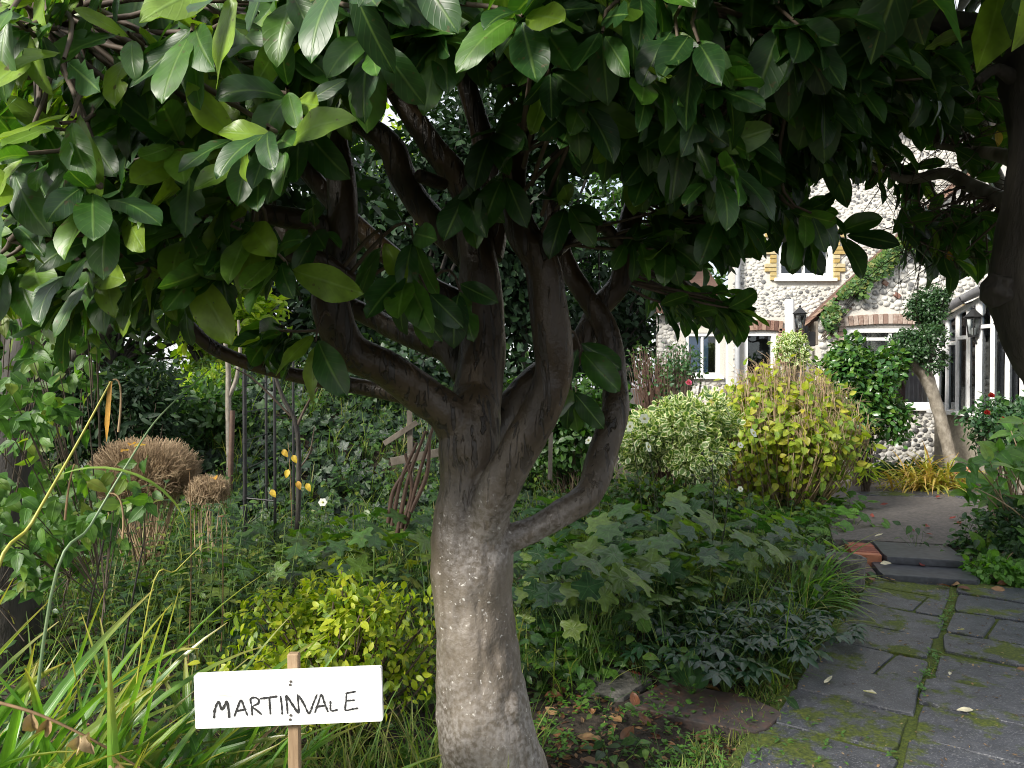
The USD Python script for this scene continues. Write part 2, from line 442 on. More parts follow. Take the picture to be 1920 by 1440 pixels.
# leaves
leafmat('laurel_leaf', [(.010, .036, .009), (.015, .052, .010), (.022, .072, .011), (.045, .12, .012), (.15, .24, .02)], rough=.41, trans=.24, veincol=(.16, .26, .06), vein=.45, spots=(.07, .055, .02), blotch=.3, back=(1.5, 1.35, 1.2), bump=.22)
leafmat('strap_leaf', [(.05, .14, .025), (.085, .20, .03), (.14, .27, .05), (.30, .38, .09)], rough=.27, trans=.3, vein=.35, lat=0.01, latlean=22., tip=(.33, .28, .08), blotch=.15, bump=.4)
leafmat('gold_leaf', [(.07, .14, .010), (.16, .24, .012), (.27, .33, .016), (.36, .38, .03)], rough=.45, trans=.35, vein=.2, blotch=.2)
leafmat('herb_leaf', [(.014, .042, .010), (.022, .064, .013), (.038, .095, .016), (.085, .15, .02), (.17, .19, .03)], rough=.4, trans=.3, vein=.3, blotch=.4, spots=(.10, .07, .03))
leafmat('hellebore_leaf', [(.014, .045, .022), (.018, .055, .025), (.024, .068, .024)], rough=.26, trans=.15, vein=.25, blotch=.2)
leafmat('anemone_leaf', [(.016, .05, .018), (.026, .078, .021), (.05, .115, .024), (.13, .19, .035)], rough=.38, trans=.3, vein=.35, blotch=.35, spots=(.06, .05, .025))
leafmat('round_leaf', [(.05, .14, .02), (.08, .20, .025), (.12, .25, .03)], rough=.5, trans=.3, vein=.3)
leafmat('variegated_leaf', [(.08, .17, .04), (.12, .22, .05), (.17, .27, .07)], rough=.4, trans=.25, vein=.1, edge=(.74, .75, .50), blotch=.15)
leafmat('autumn_leaf', [(.08, .17, .016), (.17, .25, .018), (.28, .32, .022), (.38, .32, .03)], rough=.5, trans=.35, vein=.3, blotch=.25)
leafmat('camellia_leaf', [(.018, .06, .016), (.03, .09, .02), (.05, .13, .02), (.09, .16, .025)], rough=.24, trans=.15, vein=.2, blotch=.2)
leafmat('dark_leaf', [(.006, .020, .008), (.010, .028, .010), (.016, .040, .012)], rough=.62, trans=.12, vein=.15, blotch=.3, spec=.25)
leafmat('ivy_leaf', [(.007, .022, .011), (.011, .031, .014), (.018, .046, .016), (.04, .08, .024)], rough=.5, trans=.15, vein=.35, blotch=.3)
leafmat('wall_ivy_leaf', [(.03, .08, .02), (.045, .11, .025), (.08, .15, .03), (.16, .16, .04)], rough=.4, trans=.2, vein=.3, blotch=.3)
leafmat('lit_leaf', [(.14, .26, .022), (.25, .36, .028), (.38, .44, .035)], rough=.5, trans=.45, vein=.2, blotch=.3)
leafmat('mid_leaf', [(.02, .06, .014), (.035, .09, .018), (.06, .13, .02)], rough=.45, trans=.3, vein=.25, blotch=.35)
leafmat('dogwood_leaf', [(.03, .09, .016), (.05, .13, .02), (.08, .17, .02), (.18, .2, .03)], rough=.48, trans=.35, vein=.3, lat=18., blotch=.3)
leafmat('small_dark_leaf', [(.02, .05, .02), (.03, .07, .026), (.045, .10, .03)], rough=.3, trans=.15, vein=.1, blotch=.2)
leafmat('hydrangea_leaf', [(.045, .13, .018), (.065, .18, .022), (.09, .2, .025), (.16, .26, .03)], rough=.42, trans=.3, vein=.35, lat=22., blotch=.25)
leafmat('rose_leaf', [(.02, .06, .024), (.03, .085, .03), (.05, .11, .03)], rough=.4, trans=.2, vein=.2)
leafmat('croc_leaf', [(.14, .2, .03), (.26, .26, .04), (.36, .28, .06), (.30, .17, .06)], rough=.5, trans=.25, vein=.3, lat=.01, latlean=18., tip=(.28, .16, .06))
leafmat('grass_leaf', [(.05, .12, .02), (.09, .18, .025), (.17, .23, .04), (.3, .27, .11)], rough=.5, trans=.3, vein=.1, lat=.01)
leafmat('dead_leaf', [(.10, .035, .018), (.16, .06, .025), (.22, .10, .04), (.30, .18, .08), (.09, .045, .03)], rough=.5, trans=.1, vein=.3, veincol=(.2, .1, .05), blotch=.35, bump=.6)
leafmat('red_leaf', [(.16, .02, .018), (.25, .05, .03), (.12, .02, .02)], rough=.5, trans=.1, vein=.2, veincol=(.3, .08, .05))
leafmat('yellow_leaf', [(.5, .34, .03), (.6, .42, .05), (.45, .22, .03)], rough=.5, trans=.3, vein=.2, veincol=(.6, .5, .15))
leafmat('pale_leaf', [(.6, .55, .38), (.7, .66, .5)], rough=.5, trans=.1, vein=.2, veincol=(.5, .4, .25))
leafmat('petal_white', [(.78, .78, .76), (.8, .8, .8)], rough=.6, trans=.3, vein=.05, veincol=(.7, .7, .7), blotch=.03, back=(1, 1, 1))
leafmat('petal_red', [(.20, .008, .010), (.27, .012, .014), (.33, .04, .03)], rough=.5, trans=.2, vein=.05, veincol=(.3, .01, .01), blotch=.1)
leafmat('petal_pink', [(.55, .1, .25), (.6, .2, .3)], rough=.5, trans=.2, vein=.05, veincol=(.4, .05, .1), blotch=.1)
leafmat('seed_dry', [(.22, .13, .06), (.3, .2, .1), (.36, .27, .15)], rough=.7, trans=.1, vein=.3, veincol=(.2, .1, .05))
# bark
look('laurel_bark', {
    'geo': ('geometry', {}), 'mp': ('mapping', {'scale': (1, 1, .35)}),
    'n1': ('noise_texture', {'scale': 7., 'detail': 8., 'roughness': .65}),
    'r1': ('rgb_ramp', {'ramp': [(.28, (.050, .039, .029)), (.45, (.095, .077, .058)), (.58, (.150, .126, .10)), (.72, (.22, .19, .155))]}),
    'n2': ('noise_texture', {'scale': 55., 'detail': 5., 'roughness': .6}),
    'nl': ('noise_texture', {'scale': 2.6, 'detail': 3.}),
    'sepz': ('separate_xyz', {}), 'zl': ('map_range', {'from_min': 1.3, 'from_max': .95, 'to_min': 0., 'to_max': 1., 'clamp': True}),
    'lm': ('map_range', {'from_min': .40, 'from_max': .62, 'to_min': 0., 'to_max': .58, 'clamp': True}), 'lz': ('math', {'math_type': 'multiply'}),
    'lf': ('math', {'math_type': 'multiply'}), 'l2': ('map_range', {'from_min': .40, 'from_max': .62, 'to_min': .1, 'to_max': 1., 'clamp': True}),
    'mixl': ('mix_color', {'b': (.36, .335, .32)}),
    'vo': ('noise_texture', {'scale': 62., 'detail': 2.5, 'roughness': .6}), 'vs': ('map_range', {'from_min': .64, 'from_max': .70, 'to_min': 0., 'to_max': 1., 'clamp': True}),
    'vm': ('math', {'math_type': 'multiply'}), 'vz': ('math', {'math_type': 'multiply'}), 'nm': ('noise_texture', {'scale': 5., 'detail': 2.}), 'nmm': ('map_range', {'from_min': .46, 'from_max': .58, 'to_min': 0., 'to_max': 1., 'clamp': True}),
    'mixs': ('mix_color', {'b': (.50, .48, .45)}),
    'mp2': ('mapping', {'scale': (1, 1, .13)}), 'nf': ('noise_texture', {'scale': 44., 'detail': 4., 'distortion': .6}),
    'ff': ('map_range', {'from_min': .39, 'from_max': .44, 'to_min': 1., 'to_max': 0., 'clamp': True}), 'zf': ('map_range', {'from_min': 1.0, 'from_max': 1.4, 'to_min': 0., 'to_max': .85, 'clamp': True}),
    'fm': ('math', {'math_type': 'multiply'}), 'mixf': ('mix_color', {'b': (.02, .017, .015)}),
    'limb_shade': ('mix_color', {'blend_type': 'multiply', 'b': (.29, .22, .125)}), 'zw': ('map_range', {'from_min': .95, 'from_max': 1.6, 'to_min': 0., 'to_max': 1., 'clamp': True}),  # limbs go dark brown with height, canopy shade painted into the bark colour
    'hs': ('math', {'math_type': 'multiply_add', 'value2': .4}), 'hf': ('math', {'math_type': 'subtract'}),
    'b': ('bump', {'strength': .8, 'distance': .012}),
    'p': ('principled_bsdf', {'roughness': .40, 'specular_ior_level': .45})},
    [('geo.position', 'mp.vector'), ('mp.vector', 'n1.vector'), ('n1.fac', 'r1.fac'), ('geo.position', 'n2.vector'), ('geo.position', 'nl.vector'),
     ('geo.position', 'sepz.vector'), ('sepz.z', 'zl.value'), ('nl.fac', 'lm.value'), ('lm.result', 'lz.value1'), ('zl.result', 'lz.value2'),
     ('n2.fac', 'l2.value'), ('lz.value', 'lf.value1'), ('l2.result', 'lf.value2'), ('sepz.z', 'zw.value'), ('zw.result', 'limb_shade.fac'), ('r1.color', 'limb_shade.a'),
     ('limb_shade.result', 'mixl.a'), ('lf.value', 'mixl.fac'),
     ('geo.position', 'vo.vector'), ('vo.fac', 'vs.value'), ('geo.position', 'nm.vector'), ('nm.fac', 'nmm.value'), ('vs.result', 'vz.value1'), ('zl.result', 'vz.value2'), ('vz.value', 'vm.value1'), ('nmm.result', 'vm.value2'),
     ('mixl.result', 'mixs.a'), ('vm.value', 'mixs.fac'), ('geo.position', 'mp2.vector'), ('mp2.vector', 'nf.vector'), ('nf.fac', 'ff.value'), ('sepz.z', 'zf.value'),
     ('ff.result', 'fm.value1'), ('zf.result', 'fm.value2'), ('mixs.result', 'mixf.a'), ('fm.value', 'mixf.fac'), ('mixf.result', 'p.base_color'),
     ('n2.fac', 'hs.value1'), ('n1.fac', 'hs.value3'), ('hs.value', 'hf.value1'), ('fm.value', 'hf.value2'), ('hf.value', 'b.height'), ('b.normal', 'p.normal')], 'p.BSDF')
plain('dark_bark', [(.012, .010, .009), (.030, .026, .021), (.055, .048, .038)], 14., .75, .8, .02, stretch=(1, 1, .3))
plain('pale_bark', [(.10, .085, .065), (.2, .175, .14), (.32, .29, .25)], 16., .6, .6, .01, stretch=(1, 1, .6))
plain('twig', [(.05, .035, .024), (.10, .072, .05)], 30., .7, .3, .003)
plain('brown_twig', [(.20, .135, .08), (.32, .23, .135), (.42, .32, .2)], 12., .75, .3, .003, use_rnd=.3)
plain('red_twig', [(.06, .034, .024), (.115, .066, .045)], 30., .6, .3, .003)
plain('green_stem', [(.07, .13, .03), (.12, .19, .04)], 20., .5, .1, .002)
plain('yellow_stem', [(.28, .3, .05), (.42, .38, .06)], 10., .45, .2, .002)
plain('blue_stem', [(.12, .2, .10), (.2, .27, .13)], 10., .45, .2, .002)
plain('dark_stem', [(.02, .03, .015), (.04, .05, .02)], 20., .6, .1, .002)
plain('soil', [(.018, .013, .009), (.035, .026, .018), (.06, .045, .03)], 26., .95, .9, .03)
plain('moss', [(.03, .05, .006), (.07, .10, .008), (.12, .15, .012)], 60., .95, 1., .02)
plain('stone', [(.05, .048, .042), (.10, .095, .085), (.17, .16, .14)], 22., .9, .9, .02)
plain('red_stone', [(.035, .028, .026), (.062, .046, .040), (.12, .06, .042)], 14., .6, .7, .015)
plain('brick_red', [(.11, .058, .045), (.19, .10, .075), (.30, .20, .15)], 30., .85, .6, .006, use_rnd=.5)
plain('brick_edge', [(.16, .05, .032), (.28, .085, .05), (.38, .15, .08)], 30., .8, .6, .006, use_rnd=.5)
plain('brick_pink', [(.22, .145, .115), (.32, .24, .195), (.42, .35, .30)], 30., .85, .6, .006, use_rnd=.6)
plain('brick_yellow', [(.34, .24, .08), (.40, .31, .13), (.42, .36, .22)], 24., .85, .6, .006, use_rnd=.5)
plain('brick_mossy', [(.06, .055, .02), (.13, .10, .035), (.22, .15, .06)], 12., .9, .7, .008, use_rnd=.5)
plain('mortar', [(.46, .44, .40), (.58, .56, .51)], 40., .95, .7, .006)
plain('mortar_old', [(.16, .14, .11), (.28, .25, .2)], 25., .95, .8, .008)
plain('flint', [(.14, .14, .14), (.40, .39, .36), (.50, .485, .45), (.56, .545, .51)], 20., .55, .6, .01, use_rnd=.7, hi=.75, lo=.25)
plain('flint_grey', [(.05, .05, .052), (.17, .165, .155), (.33, .32, .30), (.45, .44, .42)], 20., .5, .6, .01, use_rnd=.7, hi=.75, lo=.25)
plain('white_paint', [(.72, .72, .71), (.8, .8, .79)], 20., .5, .15, .002)
plain('worn_paint', [(.42, .41, .39), (.68, .67, .66), (.78, .78, .78)], 45., .6, .4, .003, stretch=(1, 1, .3), lo=.28, hi=.52)
plain('board_paint', [(.30, .28, .25), (.60, .59, .57), (.76, .76, .755), (.80, .80, .795)], 9., .45, .5, .004, lo=.27, hi=.5, stretch=(.5, 1, 6))
plain('post_wood', [(.16, .10, .055), (.28, .19, .11), (.36, .26, .16)], 18., .8, .5, .004, stretch=(3, 3, .25))
plain('grey_wood', [(.11, .09, .07), (.22, .19, .155)], 18., .85, .5, .004, stretch=(1, 1, .4))
plain('ink', [(.012, .012, .013), (.035, .035, .035)], 160., .7, .1, .001)
plain('screw_metal', [(.1, .09, .08), (.2, .18, .16)], 60., .5, .1, .001, metallic=.7)
plain('black_metal', [(.012, .012, .013), (.025, .025, .026)], 30., .4, .15, .002)
plain('pipe_grey', [(.28, .29, .31), (.4, .41, .43)], 12., .45, .1, .002)
plain('slate', [(.022, .024, .030), (.042, .046, .057), (.075, .08, .092)], 18., .42, .4, .004)
plain('terracotta', [(.3, .12, .07), (.42, .19, .12), (.5, .3, .22)], 14., .8, .3, .004)
plain('roof_tile', [(.10, .055, .04), (.18, .10, .07), (.26, .18, .13)], 20., .85, .5, .006, use_rnd=.5)
plain('curtain', [(.42, .36, .4), (.55, .5, .53)], 6., .9, .1, .002)
plain('curtain_red', [(.16, .03, .035), (.22, .05, .05)], 6., .9, .1, .002)
plain('blue_blind', [(.16, .27, .5), (.22, .34, .58)], 5., .8, .1, .002)
plain('room_dark', [(.012, .012, .012), (.03, .028, .026)], 2., .9, .0, .002)
plain('lead', [(.10, .10, .11), (.2, .2, .21)], 10., .5, .2, .003)
plain('concrete', [(.05, .046, .044), (.095, .085, .08), (.15, .13, .12)], 32., .75, .6, .008)
plain('ivory_bulb', [(.7, .7, .68), (.75, .75, .74)], 5., .3, .0, .001)
look('pane', {'t': ('transparent_bsdf', {'color': (.92, .95, .95)}), 'g': ('glossy_bsdf', {'color': (.9, .95, 1.), 'roughness': .03}), 'f': ('fresnel', {'IOR': 1.55}),
              'm': ('mix_closure', {})}, [('f.fac', 'm.fac'), ('t.BSDF', 'm.closure1'), ('g.BSDF', 'm.closure2')], 'm.closure')
look('slab', {
    'geo': ('geometry', {}), 'n1': ('noise_texture', {'scale': 9., 'detail': 8., 'roughness': .7}),
    'r1': ('rgb_ramp', {'ramp': [(.3, (.024, .026, .034)), (.5, (.046, .050, .063)), (.7, (.085, .089, .104))]}),
    'n2': ('noise_texture', {'scale': 120., 'detail': 3.}), 's2': ('map_range', {'from_min': .56, 'from_max': .68, 'to_min': 0., 'to_max': .6, 'clamp': True}),
    'mixs': ('mix_color', {'b': (.26, .265, .28)}),
    'n3': ('noise_texture', {'scale': 2.3, 'detail': 7., 'roughness': .68}), 'm3': ('map_range', {'from_min': .515, 'from_max': .575, 'to_min': 0., 'to_max': .95, 'clamp': True}),
    'n4': ('noise_texture', {'scale': 70., 'detail': 4.}), 'mr': ('rgb_ramp', {'ramp': [(.3, (.03, .045, .006)), (.55, (.075, .10, .010)), (.75, (.14, .16, .015))]}),
    'mixm': ('mix_color', {}), 'h': ('math', {'math_type': 'multiply_add', 'value2': .25}), 'h2': ('math', {'math_type': 'multiply_add', 'value2': .5}),
    'rg': ('map_range', {'from_min': 0., 'from_max': 1., 'to_min': .34, 'to_max': .95, 'clamp': True}),
    'b': ('bump', {'strength': .7, 'distance': .012}), 'p': ('principled_bsdf', {'specular_ior_level': .4})},
    [('geo.position', 'n1.vector'), ('n1.fac', 'r1.fac'), ('geo.position', 'n2.vector'), ('n2.fac', 's2.value'), ('s2.result', 'mixs.fac'), ('r1.color', 'mixs.a'),
     ('geo.position', 'n3.vector'), ('n3.fac', 'm3.value'), ('geo.position', 'n4.vector'), ('n4.fac', 'mr.fac'), ('m3.result', 'mixm.fac'), ('mixs.result', 'mixm.a'), ('mr.color', 'mixm.b'),
     ('mixm.result', 'p.base_color'), ('n2.fac', 'h.value1'), ('n1.fac', 'h.value3'), ('m3.result', 'h2.value1'), ('h.value', 'h2.value3'), ('h2.value', 'b.height'), ('b.normal', 'p.normal'),
     ('m3.result', 'rg.value'), ('rg.result', 'p.roughness')], 'p.BSDF')

# ------------------------------------------------------------------ terrain
O2 = np.array([1.585, 3.03]); U2 = np.array([.566, .824]); R2 = np.array([.824, -.566])


def path_st(x, y):
    dx, dy = x - O2[0], y - O2[1]
    return dx * U2[0] + dy * U2[1], dx * R2[0] + dy * R2[1]


def sstep(a, b, x):
    t = np.clip((x - a) / (b - a), 0, 1); return t * t * (3 - 2 * t)


def height(x, y):
    x, y = np.asarray(x, float), np.asarray(y, float)
    s, t = path_st(x, y)
    h = -.01 + .05 * (meshkit.fbm(np.stack([x * 1.3, y * 1.3, x * 0], -1), 3, 3) - .5) + .03 * (meshkit.fbm(np.stack([x * 9, y * 9, x * 0], -1), 2, 5) - .5)
    corr = sstep(.95, .7, np.abs(t + .02)) * sstep(-2.5, -2, s)
    h = h * (1 - corr) - .045 * corr
    terr = sstep(3.35, 3.9, s) * sstep(1.0, 2.0, x)
    h = h * (1 - terr) + terr * (.06 + .03 * (meshkit.fbm(np.stack([x * 3, y * 3, x * 0], -1), 2, 9) - .5))
    bank = sstep(7.0, 9.3, y + .25 * np.sin(x * 1.7)) * sstep(.6, -.6, x) * sstep(-7, -4.6, x)
    h = h + 1.45 * bank * (0.85 + .3 * meshkit.fbm(np.stack([x, y, x * 0], -1), 3, 12))
    return h


def groundmesh(x0, x1, y0, y1, step):
    xs, ys = np.arange(x0, x1 + 1e-6, step), np.arange(y0, y1 + 1e-6, step)
    X, Y = np.meshgrid(xs, ys, indexing='ij'); Z = height(X, Y)
    return X, Y, Z


xs = np.concatenate([np.linspace(-60, -8, 20), np.arange(-7.6, 7.6, .09), np.linspace(8, 60, 20)])
ys = np.concatenate([np.linspace(-50, .2, 20), np.arange(.5, 12.5, .09), np.linspace(13, 80, 24)])
X, Y = np.meshgrid(xs, ys, indexing='ij'); Z = height(X, Y)
V = np.stack([X, Y, Z], -1).reshape(-1, 3); ni, nj = X.shape
i, j = np.meshgrid(np.arange(ni - 1), np.arange(nj - 1), indexing='ij')
F = np.stack([i * nj + j, (i + 1) * nj + j, (i + 1) * nj + j + 1, i * nj + j + 1], -1).reshape(-1, 4)
gx, gy = np.gradient(Z, axis=0) / np.gradient(X, axis=0), np.gradient(Z, axis=1) / np.gradient(Y, axis=1)
emit('ground', (V, F, nrm(np.stack([-gx, -gy, np.ones_like(Z)], -1)).reshape(-1, 3), None), 'soil', kind='structure')


# ---- paved path: each slab its own piece
def slab_mesh(poly, z, th, seed=0, rough=.004, tilt=(0, 0), wob=.012):
    """An irregular flat stone from a plan polygon: rounded upper arris, uneven top."""
    poly = np.asarray(poly, float)
    pg = Polygon(poly).buffer(-.012).buffer(.012)
    r = np.array(pg.exterior.coords)[:-1]
    ring = LineString(np.vstack([r, r[:1]])); n = 28
    out = np.array([ring.interpolate(k / n, True).coords[0] for k in range(n)])
    c = out.mean(0)
    out = c + (out - c) * (1 + wob * (meshkit.noise(np.hstack([out * 7, np.zeros((n, 1))]), seed) - .5)[:, None])
    rows = []
    for f, dz in ((1, -th), (1, -.008), (.985, -.001), (.9, 0), (.6, 0), (.3, 0)):
        p = c + (out - c) * f
        zz = z + dz + rough * (meshkit.fbm(np.hstack([p * 6, np.full((n, 1), seed)]), 3, seed) - .5) * 2 * (dz > -.01) + (p - c) @ np.asarray(tilt)
        rows.append(np.hstack([p, zz[:, None]]))
    V = np.vstack(rows + [np.append(c, z)]); k = np.arange(n); F = []
    for a in range(len(rows) - 1):
        F.append(np.stack([a * n + k, a * n + (k + 1) % n, (a + 1) * n + (k + 1) % n, (a + 1) * n + k], 1))
    F.append(np.stack([(len(rows) - 1) * n + k, (len(rows) - 1) * n + (k + 1) % n, np.full(n, len(V) - 1), np.full(n, len(V) - 1)], 1))
    v, f, nn = meshkit.arrays((V, np.vstack(F)), 40)
    return v, f, nn, None


def st(s, t):
    return O2 + U2 * s + R2 * t


path = tag(UsdGeom.Xform.Define(stage, '/World/path').GetPrim(), kind='structure')
bed = np.array([st(-3, -.58), st(-3, .8), st(3.35, .8), st(3.35, -.58)])
emit('moss_bed', tm(trimesh.creation.extrude_polygon(Polygon(bed), .06, engine='earcut').apply_translation((0, 0, -.062))), 'moss', path)
for col, (t0, t1, off, seed) in enumerate(((-.53, -.012, .0, 3), (.022, .70, .17, 40))):
    s = -2.6 + off; k = 0
    while s < 3.15:
        ln = [.44, .40, .43, .41, .50, .46][k % 6] + rng.normal(0, .015)
        e = min(s + ln, 3.2)
        j = lambda: rng.normal(0, .013)
        if e - s > .15:
            sp = [st(s + j() + .008, t0 + j()), st(s + j() + .008, t1 + j()), st(e - .014 + j(), t1 + j()), st(e - .014 + j(), t0 + j())]
            if (col, k) in ((0, 8), (0, 11), (1, 10)):      # cracked slabs lie in two pieces
                m_ = t0 + (t1 - t0) * (.58, .4, .3, .66)[k % 4]
                emit('paving_slab', slab_mesh([sp[0], st(s + .008, m_ - .008), st(e - .014, m_ + .05), sp[3]], .012 + rng.normal(0, .003), .05, seed + k, tilt=rng.normal(0, .006, 2)), 'slab', path)
                emit('paving_slab', slab_mesh([st(s + .008, m_ + .008), sp[1], sp[2], st(e - .014, m_ + .066)], .010 + rng.normal(0, .003), .05, seed + k + 100, tilt=rng.normal(0, .006, 2)), 'slab', path)
            else:
                emit('paving_slab', slab_mesh(sp, rng.normal(.012, .006), .05, seed + k, rough=.007, tilt=rng.normal(0, .010, 2), wob=.03), 'slab', path)
        s = e; k += 1

# ---- two low steps with brick ends, and the raised path behind
fr = np.array([2.82, 5.67]); ax = nrm(np.array([.64, -.18])); bx = np.array([-ax[1], ax[0]])
SQ = lambda a, b: fr + ax * a + bx * b
steps = tag(UsdGeom.Xform.Define(stage, '/World/steps').GetPrim(), kind='structure')
emit('step_slab', slab_mesh([SQ(0, 0), SQ(.68, 0), SQ(.68, .44), SQ(0, .44)], .055, .055, 5, rough=.002), 'slate', steps)
emit('step_slab', slab_mesh([SQ(.10, .36), SQ(.70, .36), SQ(.70, .94), SQ(.10, .94)], .112, .053, 8, rough=.002), 'slate', steps)
for b0, z, a0, n_, dd in ((.02, .052, -.245, 5, .075), (.40, .118, -.135, 6, .075)):
    for k in range(n_):
        c = SQ(a0 + .108, b0 + .034 + k * dd)
        emit('edging_brick', tm(box(.215, .066, .065 if z < .1 else .12, (c[0], c[1], z - .033 + rng.normal(0, .003) - (.03 if z > .1 else 0)), math.atan2(ax[1], ax[0]) + rng.normal(0, .02), .006), 25, rng.random()), 'brick_edge' if z > .1 else 'red_stone', steps)
terr = np.array([[2.86, 6.62], [3.25, 6.58], [3.75, 6.42], [4.6, 6.9], [6.3, 8.6], [6.35, 11.8], [4.2, 11.9], [3.7, 9.6], [3.45, 8.2]])
emit('terrace', tm(trimesh.creation.extrude_polygon(Polygon(terr), .2, engine='earcut').apply_translation((0, 0, -.09))), 'concrete', kind='structure')
for (cx, cy, w, d_, sd) in ((4.25, 9.0, .9, .35, 1), (5.3, 8.8, .62, .45, 2)):
    emit('terrace_slab', slab_mesh([[cx, cy], [cx + w, cy - .08], [cx + w + .03, cy + d_], [cx + .02, cy + d_]], .15 if sd == 2 else .118, .06, sd), 'slab', steps)
# flat red stones sunk in the soil by the tree
flags = tag(UsdGeom.Xform.Define(stage, '/World/stepping_stones').GetPrim(), kind='structure')
for pts, z, mt in (([(1170, 1318), (1250, 1275), (1400, 1305), (1470, 1335), (1430, 1372), (1290, 1352)], .012, 'red_stone'), ([(1075, 1290), (1130, 1245), (1225, 1268), (1165, 1312)], .02, 'stone'), ([(1040, 1252), (1110, 1215), (1190, 1235), (1120, 1252)], .016, 'red_stone')):
    poly = [P(x, y, 1)[:2] * (CH - z) / max(1e-3, CH - P(x, y, 1)[2]) for x, y in pts]
    emit('flat_stone', slab_mesh(poly, z, .06, 17, rough=.012), mt, flags)

# ------------------------------------------------------------------ flint house
house = thing('flint_cottage', 'flint cottage with white framed windows and red brick arches', 'house')
WY = 12.5
GY = 12.2


def wallx(px, d): return (px - 960) / FPX * d
def wallz(py, d): return P(960, py, d)[2]


def slabwall(outline, y, th, holes=()):
    pg = Polygon(outline)
    for x0, z0, x1, z1 in holes:
        pg = pg.difference(Polygon([(x0, z0), (x1, z0), (x1, z1), (x0, z1)]))
    m = trimesh.creation.extrude_polygon(pg, th, engine='earcut')
    m.apply_transform(np.array([[1, 0, 0, 0], [0, 0, 1, y], [0, 1, 0, 0], [0, 0, 0, 1.]]))
    m.fix_normals()
    return m


def flints(parent, region, n, y, size, mat, avoid=(), flat_=.17, parts=300, seed=1):
    r = np.random.default_rng(seed)
    pg = Polygon(region); x0, z0, x1, z1 = pg.bounds; pts = []
    cell = {}
    tries = 0
    while len(pts) < n and tries < n * 30:
        tries += 1
        x, z = r.uniform(x0, x1), r.uniform(z0, z1)
        if not pg.contains(Point(x, z)) or any(a - size * .6 < x < c + size * .6 and b - size * .6 < z < d + size * .6 for a, b, c, d in avoid):
            continue
        s = size * r.uniform(.65, 1.25)
        key = (int(x / size), int(z / size)); ok = True
        for ii in (-1, 0, 1):
            for jj in (-1, 0, 1):
                for (a, b, c) in cell.get((key[0] + ii, key[1] + jj), ()):
                    if (a - x) ** 2 + ((b - z) * 1.25) ** 2 < ((s + c) * .43) ** 2: ok = False
        if not ok: continue
        cell.setdefault(key, []).append((x, z, s)); pts.append((x, z, s))
    ico = trimesh.creation.icosphere(1); big = []
    for k, (x, z, s) in enumerate(pts):
        v = np.array(ico.vertices); v = v * (1 + .5 * (meshkit.noise(v * 1.6 + k * 3.1, k) - .5))[:, None]
        a = r.uniform(-.6, .6); sx, sz = s * .56, s * .56 * r.uniform(.6, .9)
        w = np.stack([v[:, 0] * sx * np.cos(a) - v[:, 2] * sz * np.sin(a), v[:, 1] * s * flat_, v[:, 0] * sx * np.sin(a) + v[:, 2] * sz * np.cos(a)], 1)
        V, F, N = meshkit.arrays((w + [x, y - .002, z], ico.faces), True)
        g = (V, F, N, np.tile([r.random(), .5, .5], (len(V), 1)))
        if k < parts: emit('flint', g, mat, parent)
        else: big.append(g)
    if big: emit('flints', cat(big), mat, parent, kind='stuff')


def brick_run(parent, pts, dims, mat, name='brick'):
    for (x, y, z, rot) in pts:
        M = trimesh.transformations.rotation_matrix(rot, (0, 1, 0))
        emit(name, tm(box(*dims, (0, 0, 0), 0, .005, M).apply_translation((x, y, z)), 25, rng.random()), mat, parent)


def window(parent, x0, z0, x1, z1, y, fw=.06, nx=2, nz=3, mat='white_paint', back='room_dark', dp=.07, sill=True, bars=.022):
    w = thing('window', None, None, parent=parent)
    fr = [box(x1 - x0, dp, fw, ((x0 + x1) / 2, y, z1 - fw / 2)), box(x1 - x0, dp, fw, ((x0 + x1) / 2, y, z0 + fw / 2)),
          box(fw, dp, z1 - z0 - 2 * fw, (x0 + fw / 2, y, (z0 + z1) / 2)), box(fw, dp, z1 - z0 - 2 * fw, (x1 - fw / 2, y, (z0 + z1) / 2))]
    emit('frame', tm(trimesh.util.concatenate(fr)), mat, w)
    gx0, gx1, gz0, gz1 = x0 + fw, x1 - fw, z0 + fw, z1 - fw
    for k in range(1, nx):
        x = gx0 + (gx1 - gx0) * k / nx
        emit('glazing_bar', tm(box(bars * (1.8 if nx % 2 == 0 and k == nx // 2 else 1), dp * .6, gz1 - gz0, (x, y + .004, (gz0 + gz1) / 2))), mat, w)
    for k in range(1, nz):
        z = gz0 + (gz1 - gz0) * k / nz
        emit('glazing_bar', tm(box(gx1 - gx0, dp * .5, bars, ((gx0 + gx1) / 2, y + .008, z))), mat, w)
    emit('pane', tm(box(gx1 - gx0, .005, gz1 - gz0, ((gx0 + gx1) / 2, y + .018, (gz0 + gz1) / 2), bev=0)), 'pane', w)
    if back:
        emit('room', tm(box(gx1 - gx0 + .3, .03, gz1 - gz0 + .2, ((gx0 + gx1) / 2, y + .35, (gz0 + gz1) / 2), bev=0)), back, w)
    if sill:
        emit('sill', tm(box(x1 - x0 + .10, .16, .05, ((x0 + x1) / 2, y - .05, z0 - .026))), mat, w)
    return w


